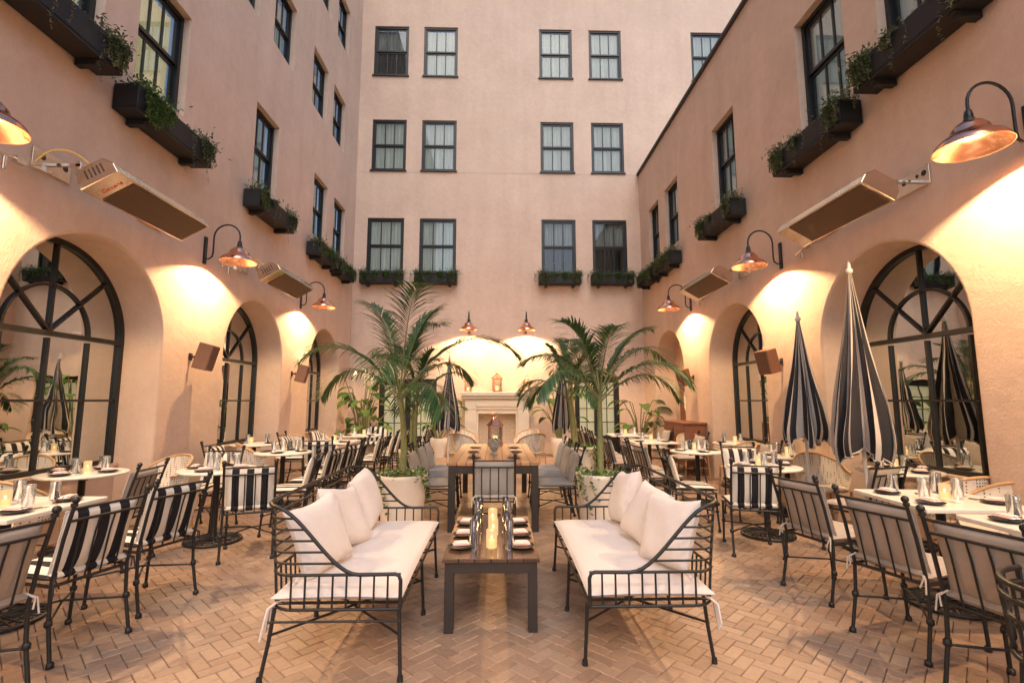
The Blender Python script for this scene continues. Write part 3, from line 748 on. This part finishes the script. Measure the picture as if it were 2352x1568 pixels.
s=MB(); top=ubend(.298,.64,.84); k=len(top)
bot=[(x*.87,y*.87,.45) for x,y,z in top]; mid=[((x+u)/2*1.03,(y+v)/2*1.03,(z+.45)/2) for (x,y,z),(u,v,_) in zip(top,bot)]
vs=top+mid+bot; s.add(vs,[(i,i+1,k+i+1,k+i) for i in range(k-1)]+[(k+i,k+i+1,2*k+i+1,2*k+i) for i in range(k-1)],True)
mk("woven_back",s,'weave',Rc)
s=MB(); s.lathe([(.26,.43),(.262,.445),(.24,.46),(.01,.455)],24); mk("woven_seat",s,'weave',Rc)
for x,y,r in [(-4.2,4.6,-12),(-3.95,6.1,160),(-3.95,3.9,-90),(-3.85,8.1,-60),(-3.9,9.6,200),(4.15,4.55,8),(3.95,6.1,178),(4.0,4.0,80),(3.85,8.0,95),(3.85,9.9,180),(-.75,10.4,-25),(.68,10.4,25),(-.75,11.6,-140),(.65,11.6,140),(-3.9,11.6,-80)]:
    place(Rc,x,y,0,r)
t=thing("metal_armchair","black iron round-backed armchair with barrel rails","chair")
b=MB()
for rr,z in ((.30,.74),(.30,.68),(.29,.60),(.28,.44)):
    b.tube([(rr*math.cos(rad(-25+230*i/20)),-rr*math.sin(rad(-25+230*i/20)),z) for i in range(21)],.013,7)
for i in range(0,21,2):
    a=rad(-25+230*i/20); b.tube([(.28*math.cos(a),-.28*math.sin(a),.44),(.30*math.cos(a),-.30*math.sin(a),.74)],.008,6)
for a in (35,145,215,325): b.tube([(.27*math.cos(rad(a)),.27*math.sin(rad(a)),.44),(.3*math.cos(rad(a)),.3*math.sin(rad(a)),0)],.013,7)
mk("frame",b,'iron',t); s=MB(); s.lathe([(.01,.44),(.25,.44),(.27,.47),(.25,.50),(.01,.51)],24); mk("seat_cushion",s,'greycloth',t)
place(t,2.42,2.02,0,-60)

# ------------------------------------------------------------------ tables
def cafe(shape,label):
    t=thing("cafe_table",label,"table","pale topped cafe tables")
    b=MB()
    if shape=='round': b.lathe([(.02,.735),(.36,.735),(.385,.74),(.39,.75),(.385,.762),(.37,.765),(.01,.766)],40)
    else: b.box((0,0,.75),(.78,.78,.03))
    mk("table_top",b,'marble',t,.006 if shape!='round' else 0)
    b=MB(); b.lathe([(.045,.02),(.04,.05),(.032,.09),(.032,.70),(.05,.715),(.05,.735)],14)
    for a in range(4): b.box(rz(a*90+45)@V((.12,0,.722)),(.24,.03,.02),rz(a*90+45))
    mk("column",b,'iron',t)
    b=MB(); b.tube([(.27*math.cos(i*.2618),.27*math.sin(i*.2618),.018) for i in range(24)],.015,6,True)
    b.tube([(.16*math.cos(i*.2618),.16*math.sin(i*.2618),.028) for i in range(24)],.009,6,True)
    for i in range(24):
        a=i*math.pi/12; b.tube([(.04*math.cos(a),.04*math.sin(a),.05),(.27*math.cos(a+.08),.27*math.sin(a+.08),.018)],.008,5)
    mk("base",b,'iron',t)
    return t
tr=cafe('round',"round pale stone cafe table on radial iron pedestal"); ts=cafe('sq',"square pale stone cafe table on radial iron pedestal")
tables=[('s',-3.42,3.66),('s',-3.42,2.66),('r',-4.28,5.35),('r',-3.06,5.62),('r',-3.12,7.42),('s',-3.0,9.25),('s',-2.95,10.95),('r',-4.2,8.8),
        ('s',3.34,3.78),('s',3.36,2.86),('r',4.28,5.3),('r',3.02,5.68),('r',2.95,7.42),('s',2.78,9.2),('s',2.82,10.95),('r',4.2,8.8),('r',3.9,6.75)]
for k,x,y in tables: place(tr if k=='r' else ts,x,y,0,random.uniform(-4,4))
T=thing("dining_table","long teak plank dining table on dark square legs","table")
b=MB(); b.box((0,0,.765),(1.07,2.55,.035)); mk("table_top",b,'teak',T,.004)
b=MB(); 
for sx in(-1,1): b.box((sx*.505,0,.70),(.03,2.45,.09))
for sy in(-1,1): b.box((0,sy*1.245,.70),(.97,.03,.09))
mk("apron",b,'legwood',T,.002)
for sx in(-1,1):
    for sy in(-1,1): b=MB(); b.box((sx*.485,sy*1.225,.373),(.08,.08,.745)); mk("leg",b,'legwood',T,.003)
place(T,-.055,7.17)
T=thing("coffee_table","low dark slatted wood coffee table laid with candles and glasses","table")
b=MB(); b.box((0,0,.454),(.64,1.22,.026)); mk("table_top",b,'darkwood',T,.003)
b=MB(); 
for sx in(-1,1): b.box((sx*.29,0,.405),(.025,1.14,.067))
for sy in(-1,1): b.box((0,sy*.585,.405),(.54,.025,.067))
mk("apron",b,'legwood',T,.002)
for sx in(-1,1):
    for sy in(-1,1): b=MB(); b.box((sx*.275,sy*.565,.22),(.062,.062,.44)); mk("leg",b,'legwood',T,.003)
place(T,-.045,4.02)
b=MB(); b.lathe([(.02,.44),(.4,.44),(.41,.46),(.4,.47),(.01,.47)],30); b.lathe([(.25,0),(.22,.03),(.05,.05),(.04,.44)],20)
lt_=mk("side_table",b,'rim'); tagm(lt_,"low round tan table between the cane armchairs","table"); lt_.location=(-.05,11,0)

# ------------------------------------------------------------------ settees
def settee():
    t=thing("settee","black iron barred settee with cream linen seat cushion","sofa","pair of iron settees")
    b=MB(); HL=.86; xf=.35; xb=-.37
    def bx(h): return xb-.10*max(0,h-.42)
    def srail(x):
        if x>.12: return .55
        u=min(1,(.12-x)/(.12+.38)); return .55+.37*(u*u*(3-2*u))
    def ending(h):
        lo,hi=-.38,.12
        for _ in range(30):
            m_=(lo+hi)/2
            if srail(m_)>h: lo=m_
            else: hi=m_
        return (lo+hi)/2
    def ring(h,xs,rr=.0065):
        R=.14; X=bx(h); half=[(xs,-HL,h)]
        for i in range(0,7):
            a=math.pi/2*i/6
            half.append((X+R-R*math.sin(a),-HL+R-R*math.cos(a),h))
        b.tube(half+[(x,-y,z) for x,y,z in half[::-1]],rr,6)
    for h in (.37,.55): ring(h,xf,.0085)
    b.tube([(xf,-HL,.37),(xf,HL,.37)],.0085,6)
    for h in (.61,.67,.73,.79,.85): ring(h,ending(h))
    pts=[(xf,-HL,.37),(xf,-HL,.52),(xf-.01,-HL,.545),(xf-.03,-HL,.552)]
    for i in range(0,13): 
        x=.12-.42*i/12; pts.append((x,-HL,srail(x)))
    for i in range(1,7):
        a=math.pi/2*i/6; X=bx(.92); Rr=.12
        pts.append((X+Rr-Rr*math.sin(a),-HL+Rr-Rr*math.cos(a),.905+.02*i/6))
    b.tube(pts+[(x,-y,z) for x,y,z in pts[::-1]],.011,8)
    for sy in (-1,1):
        x=xf-.07
        while x>-.27: b.tube([(x,sy*HL,.37),(x,sy*HL,.55)],.006,6); x-=.075
    for i in range(23):
        y=-.74+1.48*i/22
        if i%11==0: b.tube([(xb,y,.37),(bx(.55),y,.55),(bx(.92)+.0,y,.92)],.008,6)
        else: b.tube([(xb,y,.37),(bx(.55),y,.55)],.006,6)
    for y,dy in ((-.83,-.03),(-.02,0),(.72,.0)):
        for x,dx in ((xf-.01,.02),(xb+.03,-.05)):
            b.tube([(x,y,.37),(x+dx*.4,y+dy*.3,.2),(x+dx,y+dy,0)],.011,7); b.lathe([(.018,0),(.015,.03)],8,(x+dx,y+dy,0))
    for y0,y1 in ((-.83,-.02),(-.02,.72)):
        b.tube([(xf,y0,.22),(xb,y1,.22)],.0072,6); b.tube([(xb,y0,.225),(xf,y1,.235)],.0072,6)
    b.tube([(xf,-.84,.30),(xb,-.84,.30)],.006,6)
    for k in range(7): b.box((0,-.75+.25*k,.365),(.70,.03,.006))
    mk("frame",b,'iron',t)
    s=MB(); s.slab((.0,0,.425),(.71,1.70,.125),n=28,puff=.14,seed=4,wr=.045); mk("seat_cushion",s,'cream',t)
    for sx,sy in ((-.33,-.82),(-.33,.82)):
        s=MB()
        for k in range(3): s.tube([(sx,sy,.40),(sx-.04,sy-.03*(k-1),.37),(sx-.05-.01*k,sy-.04*(k-1),.27-.03*k)],.007,5)
        mk("cushion_tie",s,'cream',t)
    return t
Se=settee()
place(Se,-.885,3.74,0,0); place(Se,.86,3.74,0,180)
def pillow(sz,th,seed):
    rn=random.Random(seed); n=28; vs=[];fs=[]
    ph=[rn.uniform(0,6.28) for _ in range(6)]
    for sg in (1,-1):
        for i in range(n+1):
            for j in range(n+1):
                u=-1+2*i/n;v=-1+2*j/n
                cu=1-.08*(1-v*v)*abs(u)**2; cv=1-.08*(1-u*u)*abs(v)**2
                h=th/2*(max(0,(1-u**4))*max(0,(1-v**4)))**.5
                edge=max(abs(u),abs(v))
                h*=1+.04*math.sin(3*u+ph[0]+2*v)+.03*math.sin(6*v+ph[1]-3*u)+.05*edge**3*math.sin(16*math.atan2(v,u)+ph[2])
                vs.append((u*sz/2*cu+.006*math.sin(3*v+ph[3]),v*sz/2*cv+.006*math.sin(3*u+ph[4]),sg*h+.008*math.sin(2*u+v+ph[5])))
    m_=(n+1)**2
    for q in (0,1):
        for i in range(n):
            for j in range(n):
                f=(q*m_+i*(n+1)+j,q*m_+(i+1)*(n+1)+j,q*m_+(i+1)*(n+1)+j+1,q*m_+i*(n+1)+j+1); fs.append(f if q==0 else f[::-1])
    b=MB(); b.add(vs,fs,True); return b
pls=[mk("throw_pillow",pillow(.43,.16,s_),'cream') for s_ in (1,2,3)]
def putp(k,x,y,z,tilt,yaw,roll):
    o=pls[k]
    if o.name in USED: o=o.copy(); COL.objects.link(o)
    else: USED.add(o.name)
    tagm(o,"plump cream linen throw pillow leaning on the settee back","pillow","cream throw pillows")
    o.matrix_world=Matrix.Translation((x,y,z))@Matrix.Rotation(rad(yaw),4,'Z')@Matrix.Rotation(rad(90-tilt),4,'Y')@Matrix.Rotation(rad(roll),4,'Z')
putp(0,-1.10,3.22,.68,22,-22,8); putp(1,-1.10,3.68,.68,24,-16,-6); putp(2,-1.09,4.24,.70,18,-4,8)
putp(1,1.08,3.24,.68,22,202,5); putp(2,1.08,3.70,.68,24,194,-9); putp(0,1.06,4.24,.70,18,184,8)

# ------------------------------------------------------------------ table settings
G=MB(); G.lathe([(.002,.004),(.030,.004),(.032,.0),(.033,.10),(.034,.14),(.031,.14),(.0305,.012),(.002,.010)],18)
glass=mk("drinking_glass",G,'tumbler'); tagm(glass,"clear straight-sided water glass on table","glass","water glasses on the tables")
G=MB(); G.lathe([(.002,.004),(.026,.004),(.028,.0),(.029,.2),(.0265,.2),(.026,.012),(.002,.01)],18)
tallg=mk("drinking_glass",G,'tumbler'); tagm(tallg,"tall clear highball glass on table","glass","tall glasses on the tables")
Cd=thing("candle_holder","glowing ribbed glass candle holder on table","candle","glowing candle holders")
b=MB(); b.lathe([(.033,.0),(.036,.008),(.036,.115),(.033,.12),(.030,.115),(.030,.01)],48,(0,0,0),fn=lambda a,z:1+.04*math.cos(16*a)); mk("ribbed_glass",b,'ribglass',Cd)
b=MB(); b.lathe([(.027,.004),(.027,.05),(.002,.051)],14); mk("candle",b,'glow',Cd)
b=MB(); b.ball((0,0,.066),.007,8,sc=(1,1,1.7)); mk("flame",b,'flame',Cd)
Pl=MB(); Pl.lathe([(.002,.006),(.06,.006),(.085,.014),(.09,.017),(.084,.012),(.05,.001),(.002,.0)],28); plate=mk("plate",Pl,'plate'); tagm(plate,"small black stoneware plate on table","plate","black side plates")
b=MB(); b.slab((0,0,.022),(.075,.12,.016),n=8,puff=.1,seed=3); b.slab((.008,.0,.034),(.06,.10,.012),n=8,puff=.1,seed=5); nap=mk("napkin",b,'napkin'); tagm(nap,"folded white napkin with red stripes on plate","napkin","folded striped napkins")
b=MB(); b.box((0,0,.004),(.008,.11,.003)); b.slab((0,.085,.005),(.024,.06,.005),n=5); b.box((.028,.0,.004),(.007,.12,.003)); b.box((.028,.09,.004),(.014,.09,.0025)); cut=mk("cutlery",b,'silver'); tagm(cut,"polished fork and knife laid on table","cutlery","cutlery on the tables")
ct=.468; cx=-.045
cl=bpy.data.lights.new("candle_light",'POINT'); cl.energy=2.2; cl.color=(1,.6,.25); cl.shadow_soft_size=.03
for i,y in enumerate((3.66,3.98,4.34)):
    c_=place(Cd,cx+(.0 if i!=1 else .008),y,ct,sc=1.05)
    lo=bpy.data.objects.new("light",cl); COL.objects.link(lo); lo.parent=c_; lo.location=(0,0,.15)
    for sx in (-1,1):
        place(plate,cx+sx*.215,y,ct); place(nap,cx+sx*.215,y,ct+.005,random.uniform(-12,12)+90)
        place(tallg if (i+sx)%2 else glass,cx+sx*.125,y-.045,ct); place(tallg if i!=1 else glass,cx+sx*.11,y+.10,ct)
rn=random.Random(21)
for k,x,y in tables:
    zt=.766 if k=='r' else .7655
    place(Cd,x+rn.uniform(-.05,.05),y+rn.uniform(-.04,.04),zt,sc=.95)
    for a in ((0,180) if y>8 else (0,90,180,270)) if k=='r' else ((0,180) if y>8 else (0,180,20,200)):
        a+=rn.uniform(-6,6); R0=.25; ox=R0*math.cos(rad(a)); oy=R0*math.sin(rad(a))
        if k=='s': ox=.24*(1 if math.cos(rad(a))>0 else -1); oy=(.2 if (10<a%180<40) else -.2)
        place(plate,x+ox,y+oy,zt); 
        if y<7: place(nap,x+ox,y+oy,zt+.005,rn.uniform(0,180)); place(cut,x+ox*.6+.09,y+oy*.6-.02,zt,rn.uniform(-30,30))
        place(glass,x+ox*.62+rn.uniform(-.03,.03),y+oy*.62+.09,zt,sc=rn.uniform(.95,1.15))
for y,x in ((6.35,-.3),(6.35,.2),(7.05,-.35),(7.05,.25),(7.7,-.35),(7.7,.24)):
    place(plate,x,y,.783)
Bp=thing("head_planter","grey stone classical head planter with small plants on teak table","planter")
b=MB(); b.lathe([(.055,0),(.06,.015),(.045,.03),(.04,.06),(.055,.08)],16); 
b.ball((0,0,.145),.08,16,sc=(.9,1.0,1.15)); b.ball((0,-.083,.135),.016,8,sc=(.8,1.1,1.6)); 
for sx in(-1,1): b.ball((sx*.028,-.068,.16),.014,8,sc=(1.2,.7,.6)); b.ball((sx*.074,.0,.145),.018,8,sc=(.5,1,1.3)); b.ball((sx*.03,-.06,.115),.02,8)
b.ball((0,-.072,.098),.016,8,sc=(1.3,.8,.5)); b.ball((0,-.06,.08),.02,8)
for i in range(26):
    a=i*2.399; b.ball((.075*math.cos(a),.078*math.sin(a)+.012,.20+.02*math.sin(i*3)),.021,6)
mk("head",b,'bust',Bp)
b=MB(); rn=random.Random(4)
for i in range(110): leaf(b,(rn.gauss(0,.03),rn.gauss(0,.03),.215),rdir(rn,.9),rn.uniform(.03,.055),.012,.3)
mk("plants",b,'fern',Bp)
place(Bp,-.055,6.75,.783,0,sc=.88)

# ------------------------------------------------------------------ umbrellas
def umbrella(H,zb,R,seed):
    t=thing("umbrella","closed black and white striped patio umbrella with scalloped trim","umbrella","closed striped patio umbrellas")
    NP=8; per=18; n=NP*per; K=26
    L=H-.16-zb
    vs=[]
    for i in range(K+1):
        u=i/K; z=H-.12-L*u
        base=.020+R*(.05*u**.5+1.0*u**1.35)
        if u>.88: base*=1-.20*((u-.88)/.12)**2
        for j in range(n):
            a=2*math.pi*j/n; pi_=j//per; q=(j%per)/per
            h1=math.sin(seed*3.1+pi_*2.3); h2=math.sin(seed*1.7+pi_*4.1)
            fold=abs(math.sin(math.pi*q)); fold=fold**(.7+.3*h1)
            fold2=.5+.5*math.cos(2*math.pi*q*2)
            amp=(.60+.10*h2)*min(1,u*2.2+.15)
            rr=base*(1-amp*(1-fold)-.10*u*fold2)*(1+.10*h1*u+.05*math.sin(9*u+pi_*1.3)*u)
            zz=z
            if u>.75: zz-=.13*fold*(R/.35)*((u-.75)/.25)*(1+.4*h2)
            ph=a+(.30*math.sin(2*math.pi*q)+.16*h2)*u+.25*math.sin(math.pi*u*.9)*(1-u)
            vs.append((rr*math.cos(ph),rr*math.sin(ph),zz))
    b=MB()
    for i in range(K):
        for j in range(n):
            q=(j%per)
            stripe=1 if q in (4,5,6,7,11,12,13) else 0
            if (j//per)%2: stripe=1 if q in (0,1,8,9,10,16,17) else 0
            b.f.append((i*n+j,i*n+(j+1)%n,(i+1)*n+(j+1)%n,(i+1)*n+j)); b.sm.append(True); b.mi.append(stripe)
    b.v=vs
    mk("canopy",b,['umblack','umwhite'],t)
    b=MB(); b.tube([vs[K*n+j] for j in range(n)],.008,5,True); mk("trim",b,'umwhite',t)
    b=MB(); b.tube([(0,0,.05),(0,0,H-.05)],.019,10); b.lathe([(.02,0),(.034,.01),(.036,.04),(.016,.06),(.02,.08),(.012,.12),(.002,.14)],12,(0,0,H-.12)); mk("pole",b,'pole',t)
    b=MB(); b.lathe([(.25,0),(.26,.02),(.24,.045),(.05,.06),(.03,.12),(.03,.3),(.001,.3)],28); mk("stand",b,'iron',t)
    return t
u1=umbrella(2.98,.98,.335,1); u2=umbrella(2.62,1.04,.30,2)
place(u1,3.78,5.12,0,10); place(u2,3.80,6.12,0,40)
place(u2,-.98,9.9,0,20,sc=.92); place(u2,1.28,9.9,0,60,sc=.92)

# ------------------------------------------------------------------ pots & palms
def palm(seed,th,nf,FL,label,stems=1,lean=(0,0),el0=82,spread=42):
    t=thing("potted_palm",label,"palm tree","potted kentia palms")
    rn=random.Random(seed)
    b=MB(); b.lathe([(.20,0),(.215,.01),(.235,.3),(.26,.62),(.275,.66),(.28,.70),(.27,.705),(.25,.70),(.245,.64),(.002,.63)],32); mk("pot",b,'pot',t)
    b=MB(); b.lathe([(.243,.645),(.12,.665),(.002,.67)],20); mk("soil",b,'soil',t)
    tk=MB(); cr=MB()
    for s in range(stems):
        a0=rn.uniform(0,6.28); off=V((.07*math.cos(a0+s*2.1),.07*math.sin(a0+s*2.1),0)) if stems>1 else V((0,0,0))
        hh=th*rn.uniform(.8,1.05) if s else th
        top=V((off.x*2.5+lean[0],off.y*2.5+lean[1],hh))
        pts=[];rs=[]
        for i in range(13):
            u=i/12; p=V((off.x,off.y,.62)).lerp(top,u); p.x+=.03*math.sin(u*3+s); pts.append(p); rs.append((.038-.012*u)*(1+(.10 if i%2 else 0)))
        tk.tube(pts,.03,9,rs=rs)
        nn=nf if s==0 else max(4,int(nf*.6))
        for k in range(nn):
            az=2.399*k+s*1.1+rn.uniform(-.35,.35)
            age=(k+.5)/nn
            el=rad(el0-spread*age+rn.uniform(-7,7)); Lf=FL*rn.uniform(.85,1.15)*(.85+.25*math.sin(math.pi*age))
            S=24; p=pts[-1].copy()-V((0,0,.12*age)); d=V((math.cos(az)*math.cos(el),math.sin(az)*math.cos(el),math.sin(el)))
            bend=.062+.045*age+rn.uniform(-.008,.014)
            path=[p.copy()];dirs=[d.copy()]
            for i in range(S):
                p=p+d*(Lf/S); d=(d+V((0,0,-bend*(.2+1.8*(i/S))))).normalized(); path.append(p.copy()); dirs.append(d.copy())
            tk.tube(path[::2],.01,5,rs=[.011-.009*(i/(len(path[::2])-1)) for i in range(len(path[::2]))])
            nl=44
            for j in range(nl):
                u=.26+.74*j/(nl-1); x=u*S; i0=min(S-1,int(x)); pp=path[i0].lerp(path[i0+1],x-i0); dd=dirs[i0]
                side=dd.cross(V((0,0,1)))
                if side.length<.1: side=V((-math.sin(az),math.cos(az),0))
                side.normalize()
                Lw=.42*FL/1.3*(math.sin(math.pi*min(1,.14+.86*(u-.26)/.74))**.5)*rn.uniform(.82,1.12)
                if u>.93: Lw*=.75
                for sg in (-1,1):
                    if rn.random()<.04: continue
                    ld=(side*sg*(.95-.40*u)+dd*(.38+.55*u)+V((0,0,.30-.25*age+rn.uniform(-.1,.1)))).normalized()
                    leaf(cr,pp,ld,Lw,.020,rn.uniform(.18,.40),segs=4)
    mk("trunk",tk,'trunk',t); mk("crown",cr,'palm',t)
    iv=MB()
    for i in range(300):
        a=rn.uniform(0,6.28); r_=.27*math.sqrt(rn.random()); leaf(iv,(r_*math.cos(a),r_*math.sin(a),.67+rn.uniform(0,.05)),rdir(rn,.8),rn.uniform(.03,.07),.03,.3)
    for s_ in range(14):
        a=rn.uniform(0,6.28); z=.71; n_=rn.randint(3,14)
        for i in range(n_):
            for q in range(2): leaf(iv,(.29*math.cos(a+.04*i),.29*math.sin(a+.04*i),z),rdir(rn,.3),.045,.035,.2)
            z-=.03
    mk("underplanting",iv,'fern',t)
    return t
p1=palm(1,1.58,12,1.38,"tall kentia palm with arching fronds in cream stone pot",1,(-.05,.05),76)
p2=palm(2,1.58,12,1.16,"kentia palm with drooping fronds in cream stone pot",1,(.05,0),78)
p3=palm(3,1.52,8,1.08,"smaller kentia palm in tall cream stone pot",2)
place(p1,-1.05,5.62,0,20); place(p2,1.14,5.62,0,75); place(p3,-1.36,8.35,0,200); place(p3,1.34,8.4,0,60,sc=1.06)
def bigplant(seed,h,n,label):
    t=thing("potted_plant",label,"plant","broad-leaved potted plants")
    rn=random.Random(seed)
    b=MB(); b.lathe([(.18,0),(.22,.3),(.25,.5),(.24,.51),(.22,.46),(.002,.45)],24); mk("pot",b,'pot',t)
    st=MB(); lf=MB()
    for k in range(n):
        az=2.399*k+rn.uniform(-.3,.3); hh=h*rn.uniform(.45,1.0); rr=.18+.35*rn.random()
        p0=V((.05*math.cos(az),.05*math.sin(az),.45)); p1=V((rr*.5*math.cos(az),rr*.5*math.sin(az),.45+(hh-.45)*.6)); p2_=V((rr*math.cos(az),rr*math.sin(az),hh))
        st.tube([p0,p1,p2_],.012,6)
        L_=rn.uniform(.35,.55); w=L_*.55; d=V((math.cos(az),math.sin(az),.35)).normalized(); sd=V((-math.sin(az),math.cos(az),0)); q=p2_
        prof=[.05,.6,.95,1,.85,.5,.04]; vs=[]
        for i,pf in enumerate(prof):
            vs+=[q-sd*w/2*pf+V((0,0,.03*pf)),q,q+sd*w/2*pf+V((0,0,.03*pf))]; q=q+d*(L_/6); d=(d+V((0,0,-.28))).normalized()
        lf.add(vs,[f for i in range(6) for f in ((3*i,3*i+1,3*i+4,3*i+3),(3*i+1,3*i+2,3*i+5,3*i+4))],True)
    mk("stem",st,'trunk',t); mk("leaves",lf,'bigleaf',t); return t
bp1=bigplant(1,2.2,22,"broad-leaved green plant in cream pot by stucco wall"); bp2=bigplant(5,1.5,18,"bushy broad-leaved plant in cream pot by stucco wall")
place(bp1,-3.6,13.3); place(bp2,3.75,13.2); place(bp1,1.65,13.5,0,70); place(bp2,-1.6,13.5,0,30); place(bp2,-3.3,12.6,0,90)

C=thing("wooden_chest","dark red carved wooden sideboard chest against stucco wall","chest")
b=MB(); b.box((0,.24,.60),(1.25,.44,.84)); b.box((0,.24,1.035),(1.33,.49,.04)); 
for sx in(-1,1):
    for y in(.05,.42): b.box((sx*.57,y,.09),(.06,.06,.18))
mk("body",b,'chest',C,.008)
for x in (-.31,.31): b=MB(); b.box((x,.468,.6),(.56,.02,.66)); b.box((x,.48,.6),(.40,.012,.46)); mk("door",b,'chest',C,.006)
for x in (-.06,.06): b=MB(); b.ball((x,.49,.62),.016,8); mk("handle",b,'copper',C)
place(C,XR,10.75,0,90)

# ------------------------------------------------------------------ light
w=bpy.data.worlds.new("World"); scene.world=w; w.use_nodes=True; nt=w.node_tree
sky=nt.nodes.new("ShaderNodeTexSky"); sky.sky_type='NISHITA'; sky.sun_disc=False; sky.sun_elevation=rad(45); sky.sun_rotation=rad(180); sky.air_density=1.0; sky.dust_density=2.0; sky.ozone_density=1.5
bg=nt.nodes["Background"]; bg.inputs[1].default_value=.235; nt.links.new(sky.outputs[0],bg.inputs[0])
sl=bpy.data.lights.new("sun",'SUN'); sl.energy=.75; sl.angle=rad(30); sl.color=(1,.90,.84)
so=bpy.data.objects.new("sun",sl); COL.objects.link(so); so.rotation_euler=(rad(32),0,rad(8))
# ------------------------------------------------------------------ camera
cd=bpy.data.cameras.new("camera"); cam=bpy.data.objects.new("camera",cd); COL.objects.link(cam)
cd.lens=36*1138/2352; cd.sensor_width=36; cd.clip_start=.05; cd.clip_end=1000
cam.location=(0,0,1.5); cam.rotation_euler=(rad(90+6.8),0,rad(-1.56))
scene.camera=cam
scene.view_settings.view_transform='Standard'
